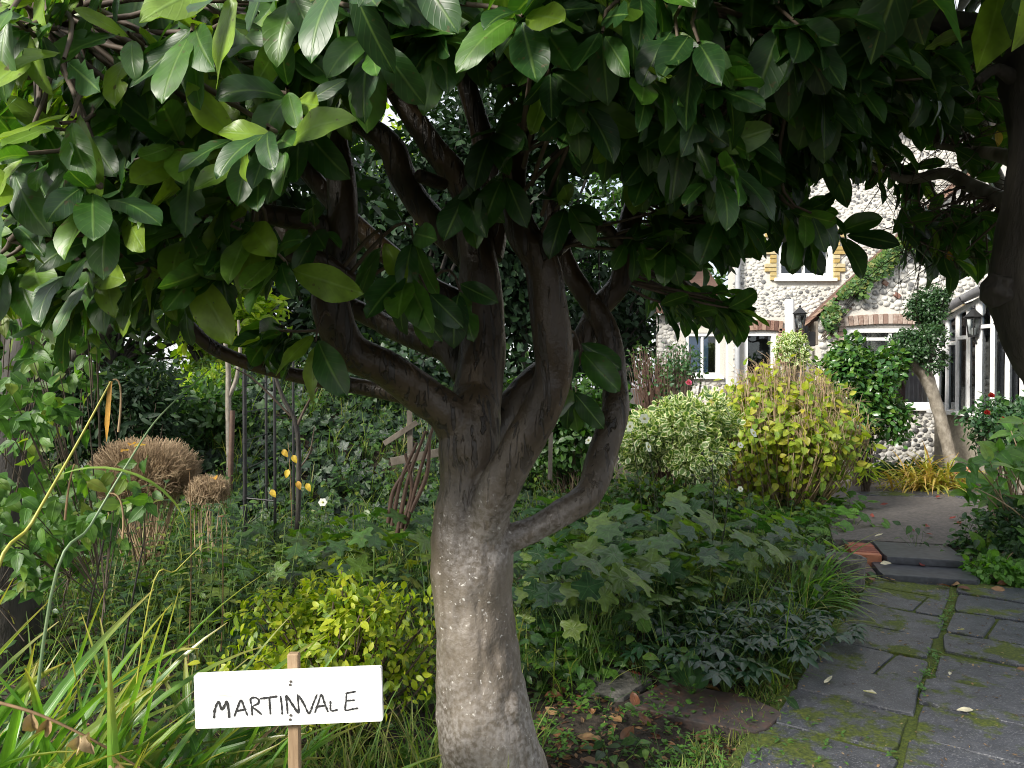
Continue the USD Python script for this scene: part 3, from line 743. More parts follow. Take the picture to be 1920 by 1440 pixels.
# main wall (behind), with the upper window set in yellow brick
ux0, ux1, uz0, uz1 = wallx(1455, WY), wallx(1560, WY), wallz(522, WY), wallz(436, WY)
gx0, gx1, gz0, gz1 = wallx(1395, WY), wallx(1455, WY), .95, wallz(622, WY)
mx0 = wallx(1374, WY)
mh = [(ux0, uz0, ux1, uz1), (gx0, gz0, gx1, gz1)]
main = emit('main_wall', tm(slabwall([(mx0, -.1), (11, -.1), (11, 5.9), (mx0, 5.9)], WY, .3, mh)), 'mortar', house)
flints(main, [(mx0 + .02, 1.5), (mx0 + 2.6, 1.5), (mx0 + 4.2, 4.2), (mx0 + 4.2, 5.85), (mx0 + .02, 5.85)], 3600, WY, .062, 'flint',
       [(ux0 - .17, uz0 - .1, ux1 + .17, uz1 + .2), (gx0 - .12, gz0, gx1 + .2, gz1 + .22)], seed=2)
window(house, ux0, uz0, ux1, uz1, WY + .05, .085, 4, 3)
hz = .072
n_ = int((uz1 - uz0 + .12) / hz)
for k in range(n_):
    z = uz0 - .04 + hz * (k + .5)
    for sgn, xx in ((-1, ux0), (1, ux1)):
        wd = .20 if (k // 2) % 2 else .11
        brick_run(main, [(xx + sgn * (wd / 2 + .004), WY - .012, z, 0)], (wd - .008, .06, hz - .01), 'brick_yellow')
for k in range(11):
    x = ux0 - .03 + (ux1 - ux0 + .06) * (k + .5) / 11
    brick_run(main, [(x, WY - .012, uz1 + .112, (k - 5) * .03)], ((ux1 - ux0 + .06) / 11 - .01, .06, .2), 'brick_yellow')
window(house, gx0, gz0, gx1, gz1, WY + .05, .07, 1, 1)
for k in range(10):
    x = gx0 - .06 + (gx1 - gx0 + .16) * (k + .5) / 10
    brick_run(main, [(x, WY - .014, gz1 + .09 + .02 * math.sin(math.pi * (k + .5) / 10), (k - 4.5) * .03)], (.062, .06, .17), 'brick_red')
for k in range(8):
    wd = .2 if k % 2 else .11
    brick_run(main, [(gx1 + .03 + wd / 2, WY - .014, gz1 + .02 - k * .075, 0)], (wd - .01, .06, .065), 'brick_red')
# low rear wing on the left, with a blue blind at its window
lx0, lx1 = wallx(1235, 12.9), mx0 - .004
bx0, bx1 = wallx(1285, 12.9), wallx(1350, 12.9)
rear = emit('rear_wall', tm(slabwall([(lx0, -.1), (lx1, -.1), (lx1, 2.6), (lx0, 2.6)], 12.9, .25, [(bx0, 1.55, bx1, 2.3)])), 'mortar', house)
flints(rear, [(lx0, .8), (lx1, .8), (lx1, 2.58), (lx0, 2.58)], 260, 12.9, .09, 'flint', [(bx0 - .08, 1.5, bx1 + .08, 2.4)], seed=4, parts=60)
wb = window(house, bx0, 1.55, bx1, 2.3, 12.95, .06, 2, 1)
emit('blind', tm(box(.34, .01, .66, (bx0 + .25, 13.0, 1.93))), 'blue_blind', wb)
rr = tm(trimesh.creation.extrude_polygon(Polygon([(12.7, 2.62), (15.5, 4.2), (15.5, 4.28), (12.7, 2.70)]), lx1 - lx0 + .2, engine='earcut').apply_transform(np.array([[0, 0, 1, lx0 - .15], [1, 0, 0, 0], [0, 1, 0, 0], [0, 0, 0, 1.]])))
emit('rear_roof', rr, 'roof_tile', house)
# main roof slope above the wall
mr = trimesh.creation.extrude_polygon(Polygon([(12.2, 5.75), (16.5, 9.2), (16.5, 9.35), (12.2, 5.9)]), 8.2, engine='earcut')
mr.apply_transform(np.array([[0, 0, 1, mx0 - .2], [1, 0, 0, 0], [0, 1, 0, 0], [0, 0, 0, 1.]]))
emit('main_roof', tm(mr), 'roof_tile', house)
# gabled wing in front, with a sloping tiled verge
wx0 = wallx(1532, GY); wx1 = wallx(1800, GY)
vz0 = wallz(600, GY); apx = wx0 + 2.75; apz = vz0 + 2.55
ox0, ox1, oz0, oz1 = wallx(1586, GY), wallx(1757, GY), wallz(764, GY), wallz(614, GY)
wing = emit('wing_wall', tm(slabwall([(wx0, -.1), (wx1 + .6, -.1), (wx1 + .6, vz0), (wx1 + 2.2, vz0), (apx, apz), (wx0, vz0)], GY, .3, [(ox0, oz0, ox1, oz1)])), 'mortar', house)
flints(wing, [(wx0 + .03, 1.0), (wx1 + .5, 1.0), (wx1 + .5, vz0), (apx, apz - .1), (wx0 + .05, vz0)], 800, GY, .115, 'flint', [(ox0 - .1, 0, ox1 + .06, oz1 + .24)], seed=6, flat_=.28)
flints(wing, [(ox0, .1), (ox1 + .1, .1), (ox1 + .1, oz0 - .06), (ox0, oz0 - .06)], 220, GY, .10, 'flint_grey', seed=7, parts=160)
for dx, dz in ((.82, .52), (.62, .72)):
    brick_run(wing, [(ox0 + dx, GY - .02, oz1 + dz, .6)], (.1, .06, .07), 'brick_red')
nb = 20
for k in range(nb):
    f = (k + .5) / nb
    x = ox0 - .06 + (ox1 - ox0 + .12) * f
    brick_run(wing, [(x, GY - .016, oz1 + .095 + .045 * math.sin(math.pi * f), (f - .5) * .35)], ((ox1 - ox0 + .12) / nb - .01, .07, .165), 'brick_pink')
for k in range(14):
    wd = .22 if k % 2 else .12
    brick_run(wing, [(ox0 - .02 - wd / 2, GY - .014, oz1 + .12 - k * .078, 0)], (wd - .01, .06, .068), 'brick_pink')
ww = window(house, ox0, oz0, ox1, oz1, GY + .06, .085, 2, 1, dp=.09)
emit('transom', tm(box(ox1 - ox0 - .17, .06, .05, ((ox0 + ox1) / 2, GY + .05, oz1 - .19))), 'white_paint', ww)


def curtain(x0, x1, z0, z1, y, mat, name):
    x = np.linspace(x0, x1, 60); yy = y + .03 * np.sin((x - x0) / (x1 - x0) * 30) + .01 * np.sin(x * 91)
    V = np.vstack([np.stack([x, yy, np.full(60, z0)], 1), np.stack([x, yy, np.full(60, z1)], 1)])
    k = np.arange(59); F = np.stack([k, k + 1, 61 + k, 60 + k], 1)
    v, f, n = meshkit.arrays((V, F), True)
    emit(name, (v, f, n, None), mat, ww)


curtain(ox1 - .42, ox1 - .06, oz0 + .07, oz1 - .08, GY + .22, 'curtain', 'curtain')
curtain(ox1 - .52, ox1 - .43, oz0 + .07, oz1 - .08, GY + .20, 'curtain_red', 'curtain')
# wing roof behind the gable, and verge tiles
for sgn in (-1,):
    pg = Polygon([(wx0 - .25, vz0 - .22), (apx, apz + .03), (apx, apz + .13), (wx0 - .25, vz0 - .12)])
    m = trimesh.creation.extrude_polygon(pg, WY - GY - .02, engine='earcut'); m.apply_transform(np.array([[1, 0, 0, 0], [0, 0, 1, GY + .01], [0, 1, 0, 0], [0, 0, 0, 1.]]))
    wr = emit('wing_roof', tm(m), 'roof_tile', house)
    pg = Polygon([(wx1 + 2.4, vz0 - .2), (apx, apz + .03), (apx, apz + .13), (wx1 + 2.4, vz0 - .1)])
    m = trimesh.creation.extrude_polygon(pg, WY - GY - .02, engine='earcut'); m.apply_transform(np.array([[1, 0, 0, 0], [0, 0, 1, GY + .01], [0, 1, 0, 0], [0, 0, 0, 1.]]))
    emit('wing_roof', tm(m), 'roof_tile', house)
ang = math.atan2(apz - vz0, apx - wx0)
for k in range(30):
    f = (k + .3) / 30
    x, z = wx0 - .25 + (apx - wx0 + .25) * f, vz0 - .14 + (apz - vz0 + .22) * f + .03
    M = trimesh.transformations.rotation_matrix(-ang + .10, (0, 1, 0))
    emit('verge_tile', tm(box(.17, .14, .016, bev=.003, rot=M).apply_translation((x, GY - .03 + rng.normal(0, .008), z + rng.normal(0, .004))), False, rng.random()), 'roof_tile', wr)
# mossy brick pier between the wing and the conservatory
pier = emit('brick_pier', tm(box(.60, .5, 2.75, (wx1 + .02, GY - .255, 1.32))), 'mortar_old', house)
for c in range(34):
    for k in range(3):
        x = wx1 - .28 + (.21 * k if c % 2 else .21 * k - .1) + .105
        lo, hi = max(x - .1, wx1 - .29), min(x + .1, wx1 + .33)
        if hi - lo > .04:
            brick_run(pier, [((lo + hi) / 2, GY - .51, .14 + c * .076, 0)], (hi - lo, .06, .066), 'brick_mossy')
# pipes at the inner corner
pp = emit('soil_pipe', tubeR([P(1480, 562, 12.3), P(1481, 610, 12.3), P(1482, 632, 12.28), P(1490, 648, 12.2), P(1498, 660, 12.1), P(1499, 720, 12.1), P(1499, 840, 12.1)], .055, sides=12), 'pipe_grey', house)
emit('white_pipe', tubeR([P(1480, 562, 12.2), P(1481, 628, 12.2)], .075, sides=14), 'white_paint', house)
emit('downpipe', tubeR([P(1512, 640, 12.2), P(1512, 840, 12.2)], .05, sides=12), 'pipe_grey', house)
emit('downpipe', tubeR([(mx0 + .05, WY - .08, 5.7), (mx0 + .05, WY - .08, 3), (mx0 + .05, WY - .08, .1)], .045, sides=12), 'pipe_grey', house)
c = P(1519, 636, 11.5)
emit('meter_box', tm(box(.10, .16, .22, c)), 'black_metal', house)
emit('barge_board', tm(box(.03, .10, .36, P(1530, 625, 11.45))), 'grey_wood', house)


# ---- lanterns
def lantern(name, label, at, s, wallside):
    t = thing(name, label, 'lantern', at, group='black lanterns on the house')
    k = 6; th = np.arange(k + 1) * 2 * np.pi / k
    fr = []
    for a in th[:-1]:
        fr.append(bar((.062 * s * math.cos(a), .062 * s * math.sin(a), -.12 * s), (.095 * s * math.cos(a), .095 * s * math.sin(a), .10 * s), .012 * s, bev=0))
    emit('cage', tm(trimesh.util.concatenate(fr)), 'black_metal', t)
    for r, z, h in ((.068, -.13, .022), (.10, .105, .02)):
        emit('ring', tm(trimesh.creation.cylinder(r * s, h * s, sections=6).apply_translation((0, 0, z * s))), 'black_metal', t)
    cone = trimesh.creation.revolve(np.array([(.0, .23), (.02, .225), (.045, .20), (.085, .16), (.125, .125), (.12, .115), (0, .115)]) * s, sections=6)
    emit('roof', tm(cone), 'black_metal', t)
    emit('finial', tm(trimesh.creation.icosphere(2, .018 * s).apply_translation((0, 0, .245 * s))), 'black_metal', t)
    emit('bulb', tm(trimesh.creation.capsule(.05 * s, .03 * s).apply_translation((0, 0, -.07 * s)), True), 'ivory_bulb', t)
    gl = trimesh.creation.revolve(np.array([(.060, -.12), (.092, .10)]) * s, sections=6)
    emit('glass', tm(gl), 'pane', t)
    w = np.asarray(wallside, float) * s
    emit('bracket', tubeR([(0, 0, -.14 * s), (w[0] * .3, w[1] * .3, -.22 * s), (w[0] * .8, w[1] * .8, -.22 * s), (w[0], w[1], -.15 * s)], .014 * s, sides=8), 'black_metal', t)
    emit('back_plate', tm(box(.05 * s, .05 * s, .16 * s, (w[0], w[1], -.15 * s))), 'black_metal', t)
    return t


lantern('wall_lantern', 'black lantern on the corner bracket beside the grey drainpipe', P(1500, 602, 11.3), .92, (.16, .16))
lantern('wall_lantern', 'black lantern on the white conservatory frame', P(1825, 612, 10.2), 1.05, (.15, 0))

# ---- conservatory: glazed side wall with an arched gutter
cons = thing('conservatory', 'white timber framed conservatory with arched gutter and glazed side', 'conservatory')
CX = 6.40


def ctop(y): return 2.36 + .42 * math.sin(min(1, max(0, (11.25 - y) / 2.2)) * math.pi / 2)


ys_ = [11.2, 10.95, 10.7, 10.45, 10.2, 9.92, 9.62, 9.34, 9.05, 8.75, 8.4, 8.0, 7.6]
ys_ = [v for v in ys_]
emit('base_wall', tm(box(.2, 3.7, 1.0, (CX + .08, 9.4, .5))), 'mortar_old', cons)
emit('sill', tm(box(.22, 3.75, .06, (CX - .02, 9.4, 1.03))), 'worn_paint', cons)
for k, y in enumerate(ys_):
    w = .075 if k in (4, 8) else .045
    emit('post', tm(box(.08 if k in (4, 8) else .05, w, ctop(y) - 1.06 - .05, (CX, y, (ctop(y) + 1.06 - .05) / 2))), 'worn_paint', cons)
for k in range(len(ys_) - 1):
    a, b = ys_[k], ys_[k + 1]
    zt = min(ctop(a), ctop(b)) - .42
    emit('transom', tm(box(.055, a - b - .05, .05, (CX, (a + b) / 2, zt))), 'worn_paint', cons)
    emit('head', tm(bar((CX, a, ctop(a) - .05), (CX, b, ctop(b) - .05), .07, .06)), 'worn_paint', cons)
    emit('pane', tm(box(.005, a - b - .045, zt - 1.06 - .02, (CX + .012, (a + b) / 2, (zt + 1.06) / 2), bev=0)), 'pane', cons)
    emit('pane', tm(box(.005, a - b - .045, .33, (CX + .012, (a + b) / 2, zt + .20), bev=0)), 'pane', cons)
gut = [(CX - .14, y, ctop(y) + .02) for y in np.linspace(11.3, 7.5, 12)]
emit('gutter', tubeR(gut, .06, sides=10, per=4), 'lead', cons)
rf = []
yl = np.linspace(11.3, 7.5, 16)
V = np.vstack([[(CX - .16, y, ctop(y) + .05) for y in yl], [(CX + 1.5, y, ctop(y) + .75) for y in yl], [(CX - .16, y, ctop(y) + .07) for y in yl], [(CX + 1.5, y, ctop(y) + .77) for y in yl]])
k = np.arange(15)
F = np.vstack([np.stack([k, k + 1, 17 + k, 16 + k], 1), np.stack([32 + k, 48 + k, 49 + k, 33 + k], 1), np.stack([k, 32 + k, 33 + k, k + 1], 1)])
emit('roof', (V, F, None, None), 'pipe_grey', cons)
emit('inner_wall', tm(box(.1, 4, 2.7, (CX + 1.6, 9.4, 1.35))), 'mortar', cons)
emit('floor', tm(box(1.6, 3.8, .05, (CX + .85, 9.4, .12))), 'concrete', cons)
for y in (7.95, 8.55, 9.15, 9.7, 10.2, 10.7):
    emit('blind', tm(box(.01, .46, 1.2, (CX + .16 + .02 * (y % .3), y, 1.72))), 'curtain', cons)
for y in np.linspace(11.2, 7.7, 9):
    emit('gutter_bracket', tubeR([(CX - .03, y, ctop(y) - .03), (CX - .14, y, ctop(y) - .06), (CX - .21, y, ctop(y) + .03)], .010, sides=6), 'black_metal', cons)

# ------------------------------------------------------------------ the laurel-like tree in the middle
tree = thing('broadleaf_tree', 'low spreading evergreen tree with thick pale trunk and many curved limbs', 'tree')
K = 1 / FPX


def trace(pts):
    """(px, py, radius px, depth) -> points, radii"""
    return np.array([P(a, b, d) for a, b, r, d in pts]), np.array([r * K * d for a, b, r, d in pts])


LIMBS = {
    'trunk': [(938, 1600, 150, 2.6), (932, 1530, 122, 2.6), (924, 1440, 102, 2.6), (906, 1330, 88, 2.6), (895, 1230, 78, 2.6), (889, 1130, 74, 2.6), (887, 1040, 78, 2.6), (884, 970, 69, 2.6), (880, 900, 57, 2.6), (880, 830, 57, 2.6), (888, 775, 52, 2.63), (895, 730, 36, 2.67), (899, 690, 14, 2.7)],
    'left': [(868, 830, 46, 2.6), (838, 775, 44, 2.57), (785, 735, 42, 2.54), (715, 692, 40, 2.48), (655, 640, 40, 2.42), (624, 570, 40, 2.4), (628, 480, 36, 2.4), (636, 390, 33, 2.4), (634, 300, 30, 2.42), (620, 190, 27, 2.45), (600, 60, 24, 2.45), (560, -80, 20, 2.4)],
    'centre': [(888, 790, 58, 2.66), (900, 700, 54, 2.7), (906, 610, 50, 2.72), (903, 520, 46, 2.72), (885, 430, 40, 2.72), (862, 360, 33, 2.7), (812, 270, 27, 2.68), (758, 190, 24, 2.66), (700, 90, 20, 2.64), (640, -30, 17, 2.6)],
    'front': [(900, 1010, 52, 2.56), (925, 935, 46, 2.5), (962, 862, 43, 2.47), (1005, 785, 42, 2.45), (1036, 700, 40, 2.43), (1042, 610, 42, 2.42), (1014, 510, 38, 2.42), (978, 425, 35, 2.43), (962, 350, 32, 2.45), (975, 260, 29, 2.48), (1020, 170, 26, 2.5), (1060, 60, 22, 2.5), (1090, -60, 18, 2.5)],
    'right': [(930, 1015, 45, 2.6), (985, 1000, 33, 2.58), (1045, 968, 33, 2.6), (1100, 915, 34, 2.65), (1138, 850, 34, 2.7), (1154, 775, 33, 2.75), (1155, 700, 31, 2.8), (1138, 625, 29, 2.84), (1092, 545, 26, 2.86), (1062, 480, 24, 2.88), (1040, 400, 22, 2.9), (1050, 300, 20, 2.9)],
    'back_right': [(905, 830, 44, 2.7), (950, 770, 36, 2.8), (1010, 705, 33, 2.85), (1075, 650, 31, 2.88), (1118, 583, 29, 2.9), (1158, 520, 28, 2.9), (1170, 455, 26, 2.9), (1190, 385, 25, 2.9), (1235, 270, 22, 2.88), (1310, 190, 19, 2.85), (1420, 110, 16, 2.85), (1540, 60, 12, 2.85)],
    'back_left': [(880, 700, 40, 2.8), (843, 655, 34, 2.85), (785, 635, 28, 2.9), (700, 610, 24, 2.95), (620, 560, 22, 3.0), (560, 470, 20, 3.0), (500, 380, 17, 3.0), (420, 300, 14, 2.9)],
    'low_left': [(835, 760, 22, 2.75), (760, 742, 17, 2.8), (660, 722, 15, 2.85), (560, 705, 14, 2.85), (470, 682, 13, 2.8), (400, 652, 13, 2.75), (345, 602, 13, 2.7), (300, 540, 11, 2.65)],
    'diagonal': [(880, 590, 36, 2.8), (830, 560, 28, 2.8), (785, 525, 23, 2.8), (720, 470, 21, 2.8), (655, 413, 20, 2.8), (600, 350, 17, 2.8), (520, 250, 14, 2.75), (440, 150, 11, 2.7)],
    'grey_left': [(800, 600, 16, 2.55), (722, 564, 16, 2.45), (655, 522, 16, 2.35), (600, 486, 15, 2.3), (540, 480, 12, 2.25), (480, 470, 9, 2.2)],
    'far_left': [(636, 440, 26, 2.42), (590, 420, 22, 2.38), (520, 405, 20, 2.3), (460, 388, 19, 2.22), (425, 312, 17, 2.15), (372, 236, 15, 2.1), (312, 190, 13, 2.0), (300, 110, 11, 1.95), (270, 0, 9, 1.9)],
    'dark_up': [(880, 480, 30, 2.85), (800, 400, 26, 2.9), (755, 330, 27, 2.9), (735, 280, 26, 2.9), (690, 240, 20, 2.9), (620, 210, 15, 2.9)],
    'up_mid': [(910, 480, 34, 2.75), (930, 380, 28, 2.8), (905, 260, 22, 2.8), (870, 130, 18, 2.8), (860, 0, 15, 2.8)],
    'right_twist': [(1165, 470, 15, 2.88), (1130, 425, 12, 2.8), (1080, 440, 13, 2.7), (1045, 470, 12, 2.6)],
    'right_high': [(1040, 300, 18, 2.8), (1120, 200, 17, 2.7), (1240, 140, 14, 2.5), (1380, 120, 11, 2.3), (1500, 110, 8, 2.1)],
    'left_high': [(622, 200, 18, 2.44), (520, 140, 15, 2.3), (380, 90, 12, 2.0), (200, 60, 9, 1.75), (60, 40, 7, 1.6)],
    'left_low': [(560, 470, 14, 2.6), (420, 470, 12, 2.4), (260, 465, 10, 2.1), (100, 450, 9, 1.9), (20, 450, 7, 1.8)],
}
TR = {k: trace(v) for k, v in LIMBS.items()}
for k_ in ('centre', 'right', 'back_right', 'back_left', 'left', 'front'):
    TR[k_] = (TR[k_][0] + .012 * rng.normal(0, 1, TR[k_][0].shape) * (np.arange(len(TR[k_][0])) > 2)[:, None], TR[k_][1] * (.88 if k_ in ('left', 'front') else .78 if 'right' in k_ else .84))


def solid(g):
    return m3.Manifold(m3.Mesh(np.asarray(g[0], np.float32), np.asarray(g[1], np.uint32)))


def lobed_trunk(pts, rad, sides=40):
    g = tube(pts, rad, sides=sides, per=8, rough=.10, seed=4)
    return g


main_parts = [solid(lobed_trunk(*TR['trunk']))] + [solid(tube(*TR[k], sides=20, per=6, rough=.07, seed=i)) for i, k in enumerate(('left', 'centre', 'front', 'right', 'back_right', 'back_left'))]
bump_pts = [(880, 1285, 30, 2.52), (945, 1330, 34, 2.50), (865, 1400, 36, 2.5), (930, 1180, 24, 2.53), (855, 1035, 26, 2.55), (930, 1450, 40, 2.5), (1040, 965, 9, 2.57), (870, 1215, 26, 2.53)]
for b in bump_pts:
    c, r = P(b[0], b[1], b[3]), b[2] * K * b[3]
    main_parts.append(solid((lambda s: (s.vertices * r * [1, .55, 1.2] + c, s.faces))(trimesh.creation.icosphere(2))))
body = m3.Manifold.batch_boolean(main_parts, m3.OpType.Add)
body = body.refine_to_length(.015)
mm = body.to_mesh(); tmesh = trimesh.Trimesh(mm.vert_properties[:, :3], mm.tri_verts, process=True)
trimesh.smoothing.filter_taubin(tmesh, lamb=.5, nu=.52, iterations=30)
v = np.array(tmesh.vertices); vn = np.array(tmesh.vertex_normals)
low = np.clip((1.55 - v[:, 2]) / .5, .35, 1)
v += vn * ((meshkit.fbm(v * [7, 7, 3.2], 3, 21) - .5) * .024 * low + (meshkit.fbm(v * [26, 26, 7], 3, 22) - .5) * .007 - .004 * np.maximum(0, meshkit.fbm(v * [40, 40, 5], 2, 23) - .56) / .2)[:, None]
tmesh = trimesh.Trimesh(v, tmesh.faces, process=False)
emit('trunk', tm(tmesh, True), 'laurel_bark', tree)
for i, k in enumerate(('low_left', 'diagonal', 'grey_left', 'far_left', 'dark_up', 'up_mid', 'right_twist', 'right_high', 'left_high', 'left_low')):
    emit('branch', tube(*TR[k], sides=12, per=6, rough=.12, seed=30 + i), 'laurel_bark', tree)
# sawn stub
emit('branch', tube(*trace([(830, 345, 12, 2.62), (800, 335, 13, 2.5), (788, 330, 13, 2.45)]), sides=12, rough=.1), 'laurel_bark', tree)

LIMBPTS = np.vstack([spline(np.asarray(TR[k][0]), 40) for k in TR if k != 'trunk'])
CENTRE = np.array([0.0, 3.0, 2.1])


def place_clusters(regions):
    T, A = [], []
    for poly, n, d0, d1, up in regions:
        pp = pts_in_poly(poly, n)
        d = d0 + (d1 - d0) * rng.random(n) ** .9
        w = np.array([P(x, y, dd) for (x, y), dd in zip(pp, d)])
        a = nrm(w - CENTRE) * [1, 1, .5] + rng.normal(0, .28, (n, 3)); a[:, 2] += up
        T.append(w); A.append(nrm(a))
    return np.vstack(T), np.vstack(A)


REG = [
    ([(-90, -90), (620, -90), (620, 120), (540, 260), (330, 330), (-90, 440)], 150, 1.25, 2.7, .1),
    ([(-60, 330), (300, 360), (560, 350), (590, 430), (540, 470), (380, 500), (200, 540), (-60, 500)], 48, 1.7, 2.7, .05),
    ([(-60, 440), (120, 470), (330, 520), (345, 580), (210, 590), (-60, 540)], 22, 1.8, 2.6, .0),
    ([(560, -90), (1080, -90), (1090, 150), (960, 130), (870, 60), (760, 90), (620, 180)], 85, 1.4, 2.5, .0),
    ([(1060, -90), (1640, -90), (1690, 60), (1560, 180), (1400, 310), (1250, 300), (1080, 220)], 165, 1.5, 3.2, .05),
    ([(1220, 280), (1480, 250), (1530, 400), (1390, 440), (1330, 480), (1200, 470)], 62, 2.2, 3.6, .1),
    ([(1200, 500), (1330, 520), (1390, 580), (1250, 590)], 17, 2.9, 3.7, .2),
    ([(1500, 230), (1640, 200), (1650, 280), (1540, 290)], 12, 2.3, 3.4, .05),
    ([(700, 0), (1010, 0), (1000, 120), (720, 100)], 34, 3.0, 4.4, .1),
    ([(1480, 40), (1740, 20), (1790, 150), (1680, 230), (1570, 300), (1480, 330)], 62, 2.0, 3.5, .05),
    ([(480, 600), (530, 620), (560, 640), (500, 640)], 5, 2.5, 2.8, .0),
]
T1, A1 = place_clusters(REG)
hero = [(712, 462, 2.15, (-.1, -.6, -.6), 3), (775, 450, 2.15, (.1, -.6, -.6), 3), (762, 530, 2.1, (0, -.6, -.7), 5), (800, 545, 2.15, (.3, -.5, -.6), 3), (862, 545, 2.3, (.2, -.5, -.7), 3),
        (875, 360, 2.2, (0, -.6, -.7), 5), (925, 250, 2.1, (.1, -.7, -.3), 6), (945, 330, 2.15, (0, -.6, -.8), 4), (592, 640, 2.2, (0, -.5, -.9), 3), (1088, 655, 2.6, (.2, -.4, -.8), 3),
        (1072, 735, 2.6, (.1, -.5, -.8), 4), (1065, 385, 2.3, (.1, -.7, -.2), 5), (1085, 225, 2.3, (.2, -.6, -.4), 4), (1200, 300, 2.3, (.2, -.6, -.5), 4), (1050, 280, 2.4, (-.1, -.5, -.8), 3),
        (185, 465, 1.75, (-.1, -.7, -.6), 5), (240, 400, 1.75, (.1, -.8, .1), 4), (350, 430, 1.8, (.1, -.7, .1), 4), (470, 430, 1.8, (.1, -.6, -.6), 5), (405, 470, 1.85, (-.1, -.5, -.7), 3), (350, 500, 1.85, (0, -.4, -.9), 1),
        (120, 110, 1.25, (.1, -.6, -.7), 2), (135, 220, 1.3, (.0, -.6, -.8), 3), (60, 240, 1.35, (-.1, -.5, -.8), 2), (20, 20, 1.2, (0, -.6, -.7), 3), (360, 60, 1.35, (.0, -.6, -.7), 4), (440, -20, 1.2, (.1, -.6, -.8), 4),
        (390, 200, 1.6, (0, -.6, -.7), 6), (460, 250, 1.65, (.1, -.6, -.7), 5), (780, -60, 1.05, (0, -.6, -.8), 2), (650, -40, 1.15, (.1, -.5, -.7), 3), (700, 80, 1.4, (0, -.6, -.8), 5), (560, 250, 1.7, (0, -.5, -.9), 3),
        (1270, 70, 1.5, (.1, -.5, -.8), 5), (1310, 80, 1.45, (.2, -.5, -.7), 4), (1480, 60, 1.6, (.1, -.4, -.7), 5), (1540, 160, 1.9, (.2, -.4, -.7), 6), (1130, 60, 1.5, (0, -.5, -.8), 4), (980, 30, 1.35, (.1, -.7, -.3), 5),
        (1380, 300, 2.1, (0, -.5, -.9), 5), (1720, 190, 2.4, (.4, -.3, -.5), 6), (1580, 440, 2.8, (.8, -.3, .0), 3), (1490, 440, 2.8, (.3, -.4, -.5), 6), (1660, 120, 2.3, (.4, -.4, -.5), 6)]
lvs = []
LN = rng.normal
nT = len(T1)
b, d, u = whorls(T1, A1, 7, spread=1.0, droop=.75, back=.09, jitter=.35)
n = len(b)
lvs.append((b, d, u, np.clip(LN(.141, .027, n), .08, .19), None))
for px, py, dd, a, k in hero:
    bb, dv, uu = whorls(P(px, py, dd), np.array(a), k, spread=.75, droop=.35, back=.05, jitter=.2)
    lvs.append((bb, dv, uu * .5 + [-.45, -1.0, .35], np.clip(LN(.172, .02, k), .12, .21), None))
# inner shade leaves and the top of the crown
T2, A2 = place_clusters([([(-150, -120), (1500, -120), (1430, 260), (1100, 160), (900, 60), (740, 140), (560, 280), (-150, 440)], 300, 2.6, 4.4, .2), ([(1050, 120), (1500, 60), (1640, 60), (1560, 300), (1330, 400), (1150, 330)], 60, 3.0, 4.2, .2)])
b, d, u = whorls(T2, A2, 6, spread=1.1, droop=.6, back=.1, jitter=.4)
lvs.append((b, d, u, np.clip(LN(.15, .025, len(b)), .09, .2), None))
B = np.vstack([x[0] for x in lvs]); D = np.vstack([x[1] for x in lvs]); Un = np.vstack([x[2] for x in lvs]); Ln = np.concatenate([x[3] for x in lvs])
Ln = Ln * np.clip(B[:, 1] / 1.75, .82, 1.0)
B = B + D * .015
rn = np.clip(rng.beta(1.6, 2.2, len(B)) + .26 * ((B[:, 0] < -.35) & (B[:, 1] < 2.4)), 0, 1)  # left front leaves pushed to brighter greens: sunlight painted into their tint
LV = leaves(B, D, Un, Ln, Ln * np.clip(LN(.43, .045, len(B)), .32, .54), 'laurel', 12, 5, curl=np.clip(LN(.45, .38, len(B)), -.5, 1.4), fold=np.clip(LN(.2, .13, len(B)), -.1, .6), wave=.05, rnd=rn, twist=LN(0, .28, len(B)), torn=.13)
ctr = LV[0].mean(1); px, py, dep = PX(ctr)
vis = (px > -40) & (px < 1960) & (py > -60) & (py < 800)
score = np.where(vis, Ln / dep * (1.6 - .3 * dep), 0)
order = np.argsort(-score); big = order[:300]; rest = np.setdiff1d(np.arange(len(B)), big)
for i in big:
    emit('leaf', one(LV, i), 'laurel_leaf', tree)
sub = lambda lv, ix: (lv[0][ix], lv[1], lv[2][ix], lv[3][ix])
# upper crown out of view
nC = 17000
c = np.stack([rng.uniform(-3.4, 3.0, nC), rng.uniform(1.0, 5.6, nC), rng.uniform(2.3, 4.0, nC)], 1)
keep = (((c[:, 0] + .2) / 3.2) ** 2 + ((c[:, 1] - 3.2) / 2.4) ** 2 + ((c[:, 2] - 2.3) / 1.8) ** 2 < 1) & (PX(c)[1] < -40)
keep &= ~((c[:, 0] * .66 + (c[:, 1] - 2.0) * .58) < -.55)
c = c[keep]
crown_lv = leaves(c, nrm(np.hstack([LN(0, 1, (len(c), 2)), LN(-.5, .4, (len(c), 1))])), np.array([0, 0, 1.]) + LN(0, .3, (len(c), 3)), .22, .11, 'laurel', 4, 3)
emit('foliage', cat([flat(sub(LV, rest)), flat(crown_lv)]), 'laurel_leaf', tree, kind='stuff')
